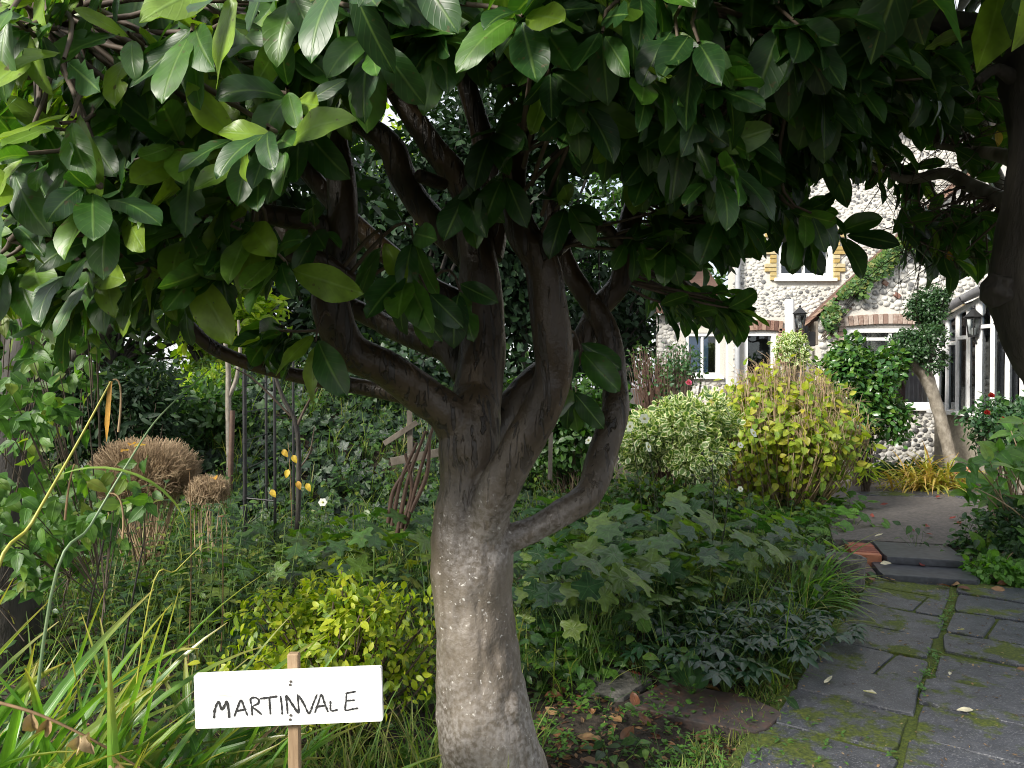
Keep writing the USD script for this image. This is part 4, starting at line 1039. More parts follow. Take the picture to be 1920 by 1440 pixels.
# twigs from limbs to leaf tufts
tips = np.vstack([T1, T2, np.array([P(h[0], h[1], h[2]) for h in hero])])
axs = np.vstack([A1, A2, nrm(np.array([h[3] for h in hero], float))])
dd = np.linalg.norm(tips[:, None] - LIMBPTS[None], axis=2); near = LIMBPTS[dd.argmin(1)]; dist = dd.min(1)
start = np.where((dist > .55)[:, None], tips + nrm(near - tips) * .55, near)
start[:, 2] += np.where(dist > .55, .06, 0)
emit('twigs', stems(start, tips - axs * dist[:, None].clip(.05, .3) * .6 + [0, 0, .04], tips, .0075, .0035, 7, 5), 'twig', tree, kind='stuff')
# bare grey twigs up in the fork
tw0 = np.array([P(800 + 8 * k, 150 + 6 * (k % 3), 2.9) for k in range(9)]); tw1 = tw0 + LN(0, .09, (9, 3)) + [.03, 0, .16]
emit('twigs', stems(tw0, (tw0 + tw1) / 2 + LN(0, .02, (9, 3)), tw1, .006, .002, 5, 5), 'pale_bark', tree, kind='stuff')

# ------------------------------------------------------------------ second tree, leaning in from the right
t2 = thing('leaning_tree', 'dark leaning tree trunk at the edge of the path with forked limbs overhead', 'tree')
g2 = [trace(x) for x in (
    [(2230, 1450, 130, 2.3), (2190, 1100, 110, 2.25), (2080, 800, 98, 2.2), (1990, 640, 88, 2.2), (1955, 550, 86, 2.2), (1950, 470, 76, 2.2), (1955, 380, 68, 2.2), (1965, 280, 62, 2.2), (1958, 190, 66, 2.2), (1950, 110, 72, 2.2), (1960, 0, 60, 2.2), (1990, -140, 50, 2.2)],
    [(1950, 130, 50, 2.2), (1890, 80, 36, 2.2), (1830, 55, 27, 2.2), (1760, 40, 20, 2.2), (1680, 20, 16, 2.15), (1600, -20, 12, 2.1)],
    [(1960, 420, 30, 2.3), (1880, 375, 15, 2.6), (1820, 348, 13, 2.8), (1770, 325, 11, 2.9), (1700, 336, 8, 3.0), (1630, 310, 5, 3.0)],
    [(1950, 320, 26, 2.35), (1880, 292, 14, 2.6), (1810, 281, 9, 2.8), (1755, 272, 6, 2.9)],
    [(1885, 372, 14, 2.9), (1850, 290, 14, 3.1), (1842, 200, 13, 3.2), (1850, 90, 12, 3.2), (1870, -40, 10, 3.2)],
    [(1920, 160, 16, 2.2), (1870, 130, 10, 2.15), (1836, 150, 8, 2.1)])]
emit('trunk', tube(*g2[0], sides=24, per=7, rough=.10, seed=61), 'dark_bark', t2)
emit('branch', tube(*g2[1], sides=14, rough=.12, seed=62), 'dark_bark', t2)
emit('branch', tube(*g2[2], sides=12, rough=.12, seed=63), 'pale_bark', t2)
emit('branch', tube(*g2[3], sides=12, rough=.12, seed=64), 'pale_bark', t2)
emit('branch', tube(*g2[4], sides=12, rough=.12, seed=66), 'pale_bark', t2)
emit('branch', tube(*g2[5], sides=10, rough=.12, seed=65), 'dark_bark', t2)
b0 = P(1868, 545, 2.2)
emit('burr', (lambda s: tm(trimesh.Trimesh(s.vertices * [.035, .06, .05] * (1 + .4 * (meshkit.noise(s.vertices * 2, 3)[:, None] - .5)) + b0, s.faces, process=False), True))(trimesh.creation.icosphere(3)), 'dark_bark', t2)
R2G = [([(1680, 390), (1860, 390), (1850, 490), (1760, 490), (1690, 430)], 32, 2.6, 3.1, -.2),
       ([(1640, 60), (1850, 40), (1850, 190), (1700, 210)], 26, 2.7, 3.6, .3), ([(1760, 90), (1890, 100), (1890, 350), (1780, 330)], 24, 2.7, 3.2, .1), ([(1640, 290), (1760, 310), (1740, 350), (1650, 340)], 8, 2.9, 3.2, 0.)]
T3, A3 = place_clusters(R2G)
b, d, u = whorls(T3, A3, 5, spread=1.05, droop=.45, back=.07, jitter=.4)
L3 = np.clip(LN(.115, .02, len(b)), .07, .16)
rn3 = np.clip(rng.beta(2, 2, len(b)) * .75 + .15, 0, 1)
LV3 = leaves(b, d, u, L3, L3 * .42, 'laurel', 7, 5, curl=LN(.5, .3, len(b)), fold=.25, wave=.03, rnd=rn3)
for i in range(len(b)):
    emit('leaf', one(LV3, i), 'laurel_leaf', t2)
LP2 = np.vstack([spline(g[0], 30) for g in g2])
dd = np.linalg.norm(T3[:, None] - LP2[None], axis=2); near = LP2[dd.argmin(1)]
emit('twigs', cat([stems(near, (near + T3) / 2 + LN(0, .03, T3.shape), T3, .006, .0025, 6, 4)] + [stems(T3, T3 + LN(0, .08, T3.shape), T3 + LN(0, .16, T3.shape), .003, .001, 4, 3) for _ in range(4)]), 'twig', t2, kind='stuff')
yl_ = leaves(P(1870, 245, 2.7), (0, -.3, -1), (0, -1, 0), .06, .03, 'oval', 6, 5)
emit('leaf', one(yl_, 0), 'yellow_leaf', t2, label='single yellow leaf')
yl_ = leaves(P(1778, 470, 2.7), (0, -.3, -1), (0, -1, 0), .07, .03, 'oval', 6, 5, rnd=.9)
emit('leaf', one(yl_, 0), 'yellow_leaf', t2, label='yellowing leaf')


cr_ = np.stack([rng.uniform(.9, 4.6, 3600), rng.uniform(1.0, 4.6, 3600), rng.uniform(2.35, 4.0, 3600)], 1)  # unseen crown overhead, added to shade the leaning trunk
cr_ = cr_[PX(cr_)[1] < -30]
emit('foliage', flat(leaves(cr_, nrm(np.hstack([LN(0, 1, (len(cr_), 2)), LN(-.4, .4, (len(cr_), 1))])), np.array([0, 0, 1.]) + LN(0, .3, cr_.shape), .2, .10, 'laurel', 4, 3)), 'laurel_leaf', t2, kind='stuff')


# ------------------------------------------------------------------ shrubs and background trees
def cloud(c, r, n, L, W, prof='oval', nv=4, nu=3, lumps=7, shell=.6, seed=0, up=.5, curl=.4, fold=.2, lumpr=.45, wave=0.):
    """Leaves spread through lumps that fill an ellipsoid."""
    g = np.random.default_rng(seed); c, r = np.asarray(c, float), np.asarray(r, float)
    lc = nrm(g.normal(0, 1, (lumps, 3))) * (g.random((lumps, 1)) ** .4) * (1 - lumpr * .7)
    k = g.integers(0, lumps, n)
    q = nrm(g.normal(0, 1, (n, 3))); rad = (shell + (1 - shell) * g.random((n, 1))) * (1 + .12 * g.normal(0, 1, (n, 1)))
    off = lc[k] + q * rad * lumpr * (0.8 + .4 * g.random((lumps, 1)))[k]
    pos = c + off * r
    out = nrm(q + lc[k] * .6)
    d = nrm(out * .6 + g.normal(0, .55, (n, 3)) + [0, 0, -.15])
    nor = out + np.array([0, 0, up]) + g.normal(0, .35, (n, 3))
    Ls = L * np.clip(g.normal(1, .22, n), .5, 1.6)
    return leaves(pos, d, nor, Ls, Ls * W / L, prof, nv, nu, curl=curl, fold=fold, wave=wave, rnd=g.random(n)), pos


def tree_bg(name, label, base, h, crown_c, crown_r, n, L, mat, seed, bark='dark_bark', lumps=14, nleaf=(4, 3), prof='oval', group=None, lumpr=.42, cat_='tree', tr=.12):
    t = thing(name, label, cat_, group=group)
    base = np.asarray(base, float); top = np.asarray(crown_c, float)
    g = np.random.default_rng(seed)
    mid = (base + top) / 2 + g.normal(0, .12, 3) * [1, 1, .2]
    emit('trunk', tube([base - [0, 0, .15], base + (mid - base) * .5, mid, top], [tr * 1.3, tr, tr * .8, tr * .4], sides=12, rough=.15, seed=seed), bark, t)
    lv, pos = cloud(crown_c, crown_r, n, L, L * .45, prof, *nleaf, lumps=lumps, seed=seed, lumpr=lumpr)
    st_ = pos[g.choice(len(pos), 40)]
    emit('limbs', stems(np.tile(mid, (40, 1)), (mid + st_) / 2 + [0, 0, .2], st_, tr * .3, .012, 6, 5), bark, t, kind='stuff')
    emit('crown', flat(lv), mat, t, kind='stuff')
    return t


tree_bg('evergreen_tree', 'tall dark evergreen tree behind the ivy bank, just left of the big trunk', (-1.3, 11.5, .8), 6, (-1.3, 11.8, 3.4), (2.4, 1.3, 3.0), 9000, .17, 'dark_leaf', 101, lumps=22)
tree_bg('evergreen_tree', 'dark evergreen tree behind the right hand limb of the big tree', (1.6, 13.5, .0), 6, (1.5, 13.6, 3.0), (1.9, 1.2, 2.6), 3600, .17, 'dark_leaf', 102, lumps=18)
tree_bg('evergreen_tree', 'dark evergreen tree at the back above the bare clipped shrub', (-6.3, 11.5, .1), 6, (-6.2, 11.6, 3.0), (2.2, 1.2, 2.9), 4200, .17, 'mid_leaf', 103, lumps=20)
tree_bg('yellow_green_tree', 'bright yellow green tree glowing behind the black metal arch', (-4.1, 10.2, .2), 4, P(415, 640, 10.2), (1.05, .8, 1.3), 3000, .15, 'lit_leaf', 104, lumps=12, lumpr=.45)
tree_bg('yellow_green_tree', 'yellow green tree seen through the fork of the limbs', (-2.6, 14, .2), 5, (-2.4, 14.2, 4.0), (1.6, 1., 2.4), 2600, .2, 'lit_leaf', 105, lumps=14)
tree_bg('tall_tree', 'mid green tree rising over the cottage wall beside the gutter pipe', (2.4, 17, 0), 7, (3.0, 17.5, 4.6), (2.4, 1.5, 3.2), 4000, .2, 'mid_leaf', 106, lumps=20)
tree_bg('tall_tree', 'broad green tree at the far left edge behind the dogwood', (-9.5, 12, 0), 6, (-9, 12, 3.2), (2.4, 1.5, 3.2), 3600, .2, 'mid_leaf', 107, lumps=18)
for k_, (bx_, by_, zc_, rx_, rz_, n_, lab_) in enumerate((
        (-3.6, 13.2, 3.6, 2.3, 3.4, 7000, 'dark evergreen tree filling the gap behind the yellow green tree'),
        (.2, 12.6, 4.2, 2.6, 3.8, 11000, 'dark evergreen tree directly behind the fork of the big trunk'),
        (-8.3, 9.0, 3.0, 1.9, 3.2, 3600, 'dark evergreen tree at the far left behind the leafy shrub'),
        (-5.2, 8.6, 3.6, 1.3, 1.8, 2600, 'dark tree with its crown above the bare clipped shrub'))):
    tree_bg('evergreen_tree', lab_, (bx_, by_, .0), 6, (bx_, by_, zc_), (rx_, 1.2, rz_), n_, .17, 'dark_leaf' if k_ != 3 else 'mid_leaf', 120 + k_, lumps=20)


def bush(name, label, c, r, n, L, mat, seed, W=.5, prof='oval', nleaf=(5, 3), lumps=12, cat_='shrub', twig='twig', ntw=60, parts=0, lumpr=.42, up=.5, wave=0., ground_z=None, curl=.4, fold=.2, group=None):
    t = thing(name, label, cat_, group=group)
    lv, pos = cloud(c, r, n, L, L * W, prof, *nleaf, lumps=lumps, seed=seed, lumpr=lumpr, up=up, wave=wave, curl=curl, fold=fold)
    g = np.random.default_rng(seed + 1)
    c = np.asarray(c, float); gz = float(height(c[0], c[1])) if ground_z is None else ground_z
    ends = pos[g.choice(len(pos), ntw)]
    b0 = np.tile([c[0], c[1], gz - .03], (ntw, 1)) + g.normal(0, .12, (ntw, 3)) * [r[0], r[1], 0]
    emit('stems', stems(b0, (b0 + ends) / 2 + g.normal(0, .08, (ntw, 3)) * r, ends, .008, .003, 6, 4), twig, t, kind='stuff')
    if parts:
        s = L / np.maximum(PX(pos)[2], .3) - .003 * (pos[:, 1] - c[1]); o = np.argsort(-s)
        for i in o[:parts]: emit('leaf', one(lv, i), mat, t)
        lv = sub(lv, o[parts:])
    emit('foliage', flat(lv), mat, t, kind='stuff')
    return t


# dark laurel-like shrub behind the clipped one
bush('dark_shrub', 'dark glossy narrow leaved shrub behind the bare clipped dome', P(215, 775, 7.4), (1.05, .6, .75), 3200, .12, 'dark_leaf', 201, W=.26, lumps=16, up=.2)
bush('mid_shrub', 'leafy green shrub between the dark shrub and the yellow green tree', P(400, 800, 8.2), (.6, .5, .55), 1500, .09, 'mid_leaf', 202, lumps=10)
bush('fern_shrub', 'feathery yellow green shrub under the yellow green tree', P(385, 735, 9.0), (.45, .4, .35), 1200, .10, 'lit_leaf', 203, W=.2, lumps=8)
# golden shrub behind the sign
gc = P(655, 1215, 3.15)
bush('golden_shrub', 'low golden yellow leaved shrub behind the white sign board', gc + [-.02, 0, -.0], (.56, .38, .32), 3900, .040, 'gold_leaf', 204, W=.5, lumps=30, parts=260, lumpr=.30, ntw=110)
# variegated dome
vc = P(1288, 818, 7.0)
bush('variegated_shrub', 'rounded cream and green variegated shrub right of the curved limb', vc + [-.04, 0, -.04], (.63, .5, .47), 8500, .058, 'variegated_leaf', 205, W=.78, prof='round', lumps=34, lumpr=.30, parts=120, ntw=24, up=.1, curl=-.5, fold=.1)
bush('low_plants', 'low leafy plants at the foot of the variegated shrub', P(1285, 940, 6.6), (.75, .35, .22), 1500, .07, 'herb_leaf', 243, lumps=16)
bush('variegated_shrub', 'small variegated shrub at the foot of the grey drainpipes', P(1478, 660, 10.8), (.3, .25, .3), 700, .07, 'variegated_leaf', 206, W=.62, prof='obov', lumps=8)
# camellia and the low dark shrubs by the house
bush('camellia_shrub', 'dense glossy dark green shrub under the cottage window', P(1615, 735, 9.9), (.64, .5, .86), 9000, .085, 'camellia_leaf', 207, W=.55, lumps=26, lumpr=.36, parts=140, ntw=50)
bush('dark_shrub', 'dark leafy shrub seen through the loop of the curved right limb', P(1075, 790, 8.4), (.75, .5, .85), 3800, .085, 'mid_leaf', 211, lumps=18)
bush('twiggy_shrub', 'bare brown twiggy shrub behind the variegated dome', P(1235, 690, 9.3), (.55, .4, .5), 500, .05, 'mid_leaf', 208, ntw=420, twig='red_twig', lumps=10)
bush('rose_bush', 'sparse rose bush below the blue blind window', P(1275, 690, 8.6), (.38, .3, .42), 700, .045, 'rose_leaf', 209, lumps=10)
# yellowing deciduous shrub: upright brown stems and rounded yellow-green leaves
yb = thing('yellowing_shrub', 'large dome shaped shrub with yellow green leaves and many brown upright stems', 'shrub')
yc = P(1466, 800, 8.2); gz = .08
ns = 620
a = rng.random(ns) * 6.28; rr_ = np.sqrt(rng.random(ns))
b0 = np.stack([yc[0] + .34 * rr_ * np.cos(a), yc[1] + .30 * rr_ * np.sin(a), np.full(ns, gz)], 1)
elev = 1 - rr_ ** 2 * .55
tipz = gz + 1.70 * np.clip(np.sqrt(np.maximum(0, 1 - (rr_ * .93) ** 2)) * .62 + .38, .3, 1) * rng.uniform(.75, 1.0, ns)
b1 = np.stack([yc[0] + .86 * rr_ * np.cos(a + LN(0, .15, ns)), yc[1] + .72 * rr_ * np.sin(a), tipz], 1)
emit('stems', stems(b0, (b0 + b1) / 2 + np.stack([.22 * rr_ * np.cos(a), .2 * rr_ * np.sin(a), np.full(ns, .05)], 1) + LN(0, .04, (ns, 3)), b1, .007, .003, 7, 4), 'brown_twig', yb, kind='stuff')
bs = b1[rng.integers(0, ns, 1500)]; off = nrm(LN(0, 1, (1500, 3)))
fine1 = bs + off * rng.uniform(.05, .25, (1500, 1)) * [1, 1, .8]; fine1[:, 2] = np.minimum(fine1[:, 2], gz + 1.76)
emit('twigs', stems(bs - [0, 0, .18], bs, fine1, .003, .0015, 4, 3), 'brown_twig', yb, kind='stuff')
nl = 4200
ks = rng.integers(0, ns, nl); tt = rng.beta(2.6, 1.15, nl)
pos = b0[ks] * (1 - tt[:, None]) + b1[ks] * tt[:, None] + LN(0, .055, (nl, 3)) + np.stack([.12 * np.sin(np.pi * tt) * np.cos(a[ks]), .12 * np.sin(np.pi * tt) * np.sin(a[ks]), 0 * tt], 1)
out = nrm(pos - yc)
keep = (rr_[ks] > .42) | (tt > .8)
pos, out = pos[keep], out[keep]; nl = len(pos)
ll = np.clip(LN(.088, .018, nl), .04, .13)
LV4 = leaves(pos, nrm(out * .5 + LN(0, .6, (nl, 3)) + [0, 0, -.25]), out + [0, -.3, .7] + LN(0, .3, (nl, 3)), ll, ll * .66, 'ovate', 6, 5, curl=LN(.4, .3, nl), fold=.2, wave=.02, rnd=np.clip(rng.beta(1.8, 1.8, nl), 0, 1))
o = np.argsort(pos[:, 1] - .5 * ll)
for i in o[:280]: emit('leaf', one(LV4, i), 'autumn_leaf', yb)
emit('foliage', flat(sub(LV4, o[280:])), 'autumn_leaf', yb, kind='stuff')

# small standard tree by the wing window
sm = thing('small_tree', 'small round headed tree with pale leaning trunk beside the terracotta pot', 'tree')
pts_, rad_ = trace([(1795, 885, 12, 10.0), (1778, 840, 11, 10.0), (1762, 780, 11, 10.0), (1748, 735, 11, 10.0), (1735, 705, 13, 10.0), (1722, 690, 12, 10.0), (1705, 672, 9, 10.0), (1700, 645, 6, 10.0)])
pts_[0][2] = .05
emit('trunk', tube(pts_, rad_, sides=14, rough=.14, seed=71), 'pale_bark', sm)
emit('branch', tube(*trace([(1735, 705, 9, 10.), (1742, 670, 7, 10.), (1755, 620, 5, 10.), (1760, 570, 3, 10.)]), sides=8, rough=.1), 'pale_bark', sm)
c1, p1_ = cloud(P(1724, 650, 10.0), (.42, .36, .38), 6500, .045, .023, 'oval', 4, 3, lumps=20, lumpr=.36, seed=72)
c2, p2_ = cloud(P(1742, 572, 10.0), (.38, .32, .36), 4200, .045, .023, 'oval', 4, 3, lumps=16, lumpr=.34, seed=73)
emit('crown', cat([flat(c1), flat(c2)]), 'small_dark_leaf', sm, kind='stuff')

# ivy on the wing gable, along the sloping verge
n = 3600
f = rng.random(n) ** .8; x = wx0 + .02 + (apx - wx0) * .62 * f
dn = np.abs(LN(0, .17, n)) + .02 + .22 * (f < .16) * rng.random(n)
z = vz0 + (x - wx0) * (apz - vz0) / (apx - wx0) - dn + .17
lumps_ = meshkit.fbm(np.stack([x * 3, z * 3, x * 0], -1), 3, 5); keep = lumps_ > .36
pos = np.stack([x, GY - .05 - rng.random(n) * .14, z], 1)[keep]
iv = palm(pos, np.array([0, -1, .35]) + LN(0, .35, pos.shape), np.clip(LN(.04, .012, len(pos)), .02, .07), 5, .4, nr=2, nt=15)
ivt = thing('wall_ivy', 'ivy trailing down the sloping tiled verge of the flint gable', 'ivy')
emit('foliage', flat(iv), 'wall_ivy_leaf', ivt, kind='stuff')
s0 = np.array([[wx0 + .1, GY - .03, vz0 - .3]] * 8) + LN(0, .03, (8, 3)) * [1, 0, 1]; s1 = np.array([[wx0 + .2 + 1.4 * k / 8, GY - .03, vz0 + 1.3 * k / 8 + .1] for k in range(8)])
emit('stems', stems(s0, (s0 + s1) / 2, s1, .008, .003, 6, 4), 'twig', ivt)

# ivy bank at the back
n = 6500
x = rng.uniform(-5.2, .7, n); y = 6.7 + 2.9 * rng.random(n)
pos = np.stack([x, y, height(x, y) + np.abs(LN(0, .07, n)) + .02], 1)
keep = meshkit.fbm(pos * 1.6, 3, 8) > .33; pos = pos[keep]
iv = palm(pos, np.array([0, -.75, .6]) + LN(0, .35, pos.shape), np.clip(LN(.058, .015, len(pos)), .025, .1), 5, .38, nr=2, nt=15)
bi = cloud((-1.7, 9.1, 1.5), (2.3, .6, .75), 3000, .1, .07, 'ovate', 4, 3, lumps=26, seed=81)[0]
emit('ivy_bank', cat([flat(iv), flat(bi)]), 'ivy_leaf', label='dense dark ivy covering the bank behind the big trunk', cat='ivy', kind='stuff')

# ------------------------------------------------------------------ bare clipped shrub
bs_ = thing('clipped_shrub', 'bare brown clipped shrub of two twiggy domes with fallen yellow leaves on top', 'shrub')


def twigdome(c, r, n, base, name):
    g = np.random.default_rng(int(abs(c[0] * 100)))
    q = nrm(g.normal(0, 1, (n, 3))); q[:, 2] = np.abs(q[:, 2]) * 1.0 - .25; q = nrm(q)
    sq = np.sign(q) * np.abs(q) ** .88 * (1 + .22 * (meshkit.noise(q * 2.6 + 3, 5)[:, None] - .5))
    rad = g.uniform(.55, 1.0, (n, 1))
    p1 = c + sq * r * rad; p0 = c + (sq * r * rad) * .68 + g.normal(0, .03, (n, 3)) - [0, 0, .03]
    inner = c + sq[: n // 6] * r * .7; inner = inner[:n // 200]
    b = np.tile(base, (len(inner), 1)) + g.normal(0, .05, (len(inner), 3)) * [1, 1, 0]
    return cat([stems(p0, (p0 + p1) / 2 + g.normal(0, .018, (n, 3)), p1 + [0, 0, .015], .0024, .0014, 4, 3), stems(b, (b + inner) / 2 + g.normal(0, .05, inner.shape), inner, .006, .003, 5, 4)])


bc1, bc2 = P(270, 898, 5.6), P(390, 922, 5.5)
emit('twigs', twigdome(bc1, np.array([.42, .36, .31]), 13000, np.array([bc1[0], bc1[1], .0]), 'a'), 'brown_twig', bs_, kind='stuff')
emit('twigs', twigdome(bc2, np.array([.16, .15, .12]), 2200, np.array([bc2[0], bc2[1], .0]), 'b'), 'brown_twig', bs_, kind='stuff')

# ------------------------------------------------------------------ dogwood-like shrub at the left edge, with a dark trunk behind
dw = thing('leafy_shrub', 'tall thin stemmed shrub with veined green leaves at the left edge', 'shrub')
n = 190
pp = pts_in_poly([(-70, 560), (200, 560), (190, 700), (130, 790), (120, 900), (240, 860), (290, 960), (200, 1040), (60, 1120), (-80, 1120)], n)
dpt = rng.uniform(2.6, 3.5, n)
tp = np.array([P(a_, b_, c_) for (a_, b_), c_ in zip(pp, dpt)])
A_ = nrm(np.stack([LN(.35, .5, n), LN(-.6, .3, n), LN(-.1, .3, n)], 1))
b, d, u = whorls(tp, A_, 5, spread=1.15, droop=.55, back=.12, jitter=.3)
ll = np.clip(LN(.075, .014, len(b)), .04, .11)
LV5 = leaves(b, d, u + [0, -.2, .4], ll, ll * .52, 'ovate', 7, 5, curl=LN(.4, .2, len(b)), fold=.2, wave=.03, rnd=rng.beta(2, 2, len(b)))
o = np.argsort(-ll / PX(b)[2])
for i in o[:260]: emit('leaf', one(LV5, i), 'dogwood_leaf', dw)
emit('foliage', flat(sub(LV5, o[260:])), 'dogwood_leaf', dw, kind='stuff')
s0 = np.array([[-2.6 + .28 * (k % 5), 3.1 + .3 * (k % 3), 0] for k in range(n)]) + LN(0, .08, (15, 3))[np.arange(n) % 15] * [1, 1, 0]
hub = s0 * [1, 1, 0] + np.array([-.1, 0, .9])
emit('stems', stems(hub[:15:3] * [1, 1, 0] - [.15, 0, .0], hub[:15:3] * [1, 1, .5] + [-.1, 0, 0], hub[:15:3], .005, .004, 6, 5), 'dark_bark', dw, kind='stuff')
hb = hub[:15]; nh = hb[np.linalg.norm(tp[:, None, :2] - hb[None, :, :2], axis=2).argmin(1)]
s0 = tp + nrm(nh - tp + [0, 0, -.25]) * rng.uniform(.18, .42, (n, 1))
emit('stems', stems(s0, (s0 + tp) / 2 + [0, 0, .03], tp, .003, .0018, 6, 4), 'twig', dw, kind='stuff')
dt = thing('dark_tree', 'dark tree trunk in shadow at the left edge behind the leafy shrub', 'tree')
emit('trunk', tube([(-2.75, 4.0, -.1), (-2.72, 4.0, .7), (-2.68, 4.05, 1.4), (-2.5, 4.1, 2.2), (-2.2, 4.2, 3.2)], [.19, .15, .13, .12, .1], sides=16, rough=.2, seed=91), 'dark_bark', dt)
emit('branch', tube([(-2.68, 4.05, 1.3), (-2.35, 3.95, 1.65), (-1.9, 3.9, 2.0), (-1.4, 3.9, 2.4)], [.05, .04, .03, .02], sides=10, rough=.2, seed=92), 'dark_bark', dt)
emit('branch', tube([(-2.66, 4.05, 1.7), (-2.9, 4.0, 2.1), (-3.3, 3.9, 2.5)], [.06, .045, .03], sides=10, rough=.2, seed=93), 'dark_bark', dt)
emit('crown', flat(cloud((-2.3, 4.6, 3.0), (1.7, .9, .8), 2200, .14, .06, 'laurel', 4, 3, lumps=16, seed=94)[0]), 'dark_leaf', dt, kind='stuff')

# ------------------------------------------------------------------ metal arch, saplings, stakes, wire
arch = thing('metal_arch', 'black metal garden arch of thin posts with a low crossbar', 'garden arch')
A0, A1_ = P(460, 1040, 6.5), P(516, 1030, 6.4)
A0[2] = A1_[2] = -.05
for p_, r_ in ((A0, .018), (A1_, .013), (A0 + [-.06, .75, 0], .013), (A1_ + [-.06, .75, 0], .013)):
    emit('post', tubeR([p_, p_ + [0, 0, 1.0], p_ + [0, 0, 1.75]], r_, sides=10), 'black_metal', arch)
emit('crossbar', tubeR([A0 + [0, 0, .55], A1_ + [0, 0, .54]], .008, sides=8), 'black_metal', arch)
for a_, b_ in ((A0, A1_), (A0 + [-.06, .75, 0], A1_ + [-.06, .75, 0])):
    emit('hoop', tubeR([a_ + [0, 0, 1.74], a_ * .75 + b_ * .25 + [0, 0, 1.93], a_ * .25 + b_ * .75 + [0, 0, 1.93], b_ + [0, 0, 1.74]], .012, sides=8), 'black_metal', arch)
for z in (.3, .55, .8, 1.05, 1.3, 1.55):
    emit('side_bar', tubeR([A0 + [0, 0, z], A0 + [-.06, .75, z]], .006, sides=6), 'black_metal', arch)
    if z > .2: emit('joint_ring', tubeR([A0 + [0, 0, z - .02], A0 + [0, 0, z + .02]], .023, sides=8), 'black_metal', arch)
sp = thing('bare_sapling', 'thin bare crooked sapling beside the black metal arch', 'sapling')
emit('stem', tube(*trace([(540, 1050, 6, 6.2), (556, 1000, 5, 6.2), (560, 900, 5, 6.2), (556, 800, 4.5, 6.2), (530, 745, 4, 6.2), (512, 690, 3, 6.2), (500, 640, 2, 6.2)]), sides=8, rough=.15), 'dark_bark', sp)
for pl in ([(556, 800, 3, 6.2), (575, 760, 2.4, 6.2), (600, 720, 1.5, 6.1)], [(545, 780, 2.5, 6.2), (480, 715, 2, 6.1), (440, 690, 1.2, 6.0)], [(560, 880, 2, 6.2), (580, 850, 1.5, 6.2), (590, 800, 1, 6.2)]):
    emit('twig', tube(*trace(pl), sides=6), 'twig', sp)
sl = thing('slim_sapling', 'pale slim sapling with a brown stake in front of the yellow green tree', 'sapling')
emit('stem', tube(*trace([(432, 960, 6, 7.5), (430, 850, 6, 7.5), (428, 760, 5.5, 7.5), (428, 690, 5, 7.5), (422, 640, 4, 7.5), (420, 560, 3, 7.5)]), sides=8, rough=.1), 'pale_bark', sl)
emit('branch', tube(*trace([(429, 745, 4.5, 7.5), (443, 710, 4, 7.5), (450, 660, 3.5, 7.5), (447, 600, 2.5, 7.5)]), sides=8), 'pale_bark', sl)
emit('stake', tube(*trace([(430, 960, 5, 7.4), (436, 770, 5, 7.4)]), sides=8), 'red_twig', sl)
fn = thing('plank_fence', 'old grey stakes and leaning boards left of the big trunk', 'fence')
for a_, b_, w_ in (((768, 770), (770, 905), .05), ((733, 866), (835, 846), .075), ((720, 832), (782, 792), .05), ((1033, 810), (1031, 900), .04)):
    emit('board', tm(bar(P(*a_, 6.9), P(*b_, 6.85 + .05 * (a_[0] == 768)), w_, .02, up=(0, 1, 0))), 'grey_wood', fn)
wn = thing('wire_netting', 'green wire netting strung behind the big trunk at its left', 'wire netting')
c0 = P(775, 780, 7.1)
w0, w1, w2, wm = [], [], [], []
for k in range(15):
    x = c0[0] + k * .05; w0.append((x, 7.1 + .02 * math.sin(k), .55)); w1.append((x + .02 * math.sin(k * 2), 7.1, 1.3))
for k in range(16):
    z = .55 + k * .05; w0.append((c0[0], 7.1, z)); w1.append((c0[0] + .72, 7.1 + .03 * math.sin(k), z))
w0, w1 = np.array(w0), np.array(w1)
emit('wires', stems(w0, (w0 + w1) / 2 + LN(0, .012, w0.shape), w1, .0018, .0018, 6, 3), 'black_metal', wn, kind='stuff')
cs = thing('cane_stems', 'bundle of bare reddish brown stems left of the big trunk', 'plant')
for k, pl in enumerate(([(745, 1000), (765, 900), (798, 808)], [(760, 995), (780, 910), (812, 800)], [(752, 990), (772, 920), (760, 850)], [(735, 985), (752, 900), (782, 830)], [(770, 960), (800, 890), (806, 815)], [(728, 980), (738, 920), (770, 870)])):
    emit('stem', tube(*trace([(a_, b_, r_, 5.6) for (a_, b_), r_ in zip(pl, (4.6, 3.8, 2.8))]), sides=8, rough=.15, seed=k), 'red_twig', cs)

# ------------------------------------------------------------------ the white name board
sg = thing('house_sign', 'white painted wooden name board on a short post in front of the big trunk', 'sign')
SD = 2.0
tl, tr_, br_, bl_ = P(368, 1263, SD), P(719, 1249, SD), P(717, 1350, SD), P(365, 1364, SD)
cx = (tl + tr_ + br_ + bl_) / 4; ex = nrm((tr_ - tl) + (br_ - bl_)); ez = nrm(np.cross(ex, [0, 1, 0])); ey = np.cross(ez, ex)
W_, H_ = np.linalg.norm(tr_ - tl), np.linalg.norm(tl - bl_)
MB = np.eye(4); MB[:3, :3] = np.stack([ex, ey, ez], 1); MB[:3, 3] = cx
bpg = Polygon([(-W_ / 2, -H_ / 2), (W_ / 2 - .002, -H_ / 2 + .001), (W_ / 2, H_ / 2), (-W_ / 2 + .002, H_ / 2 - .001)]).buffer(-.005).buffer(.005)
bm = trimesh.creation.extrude_polygon(bpg, .018, engine='earcut'); bm.apply_transform(np.array([[1, 0, 0, 0], [0, 0, -1, .009], [0, 1, 0, 0], [0, 0, 0, 1.]]))
bm.apply_transform(MB)
bo = emit('board', tm(bm), 'board_paint', sg)


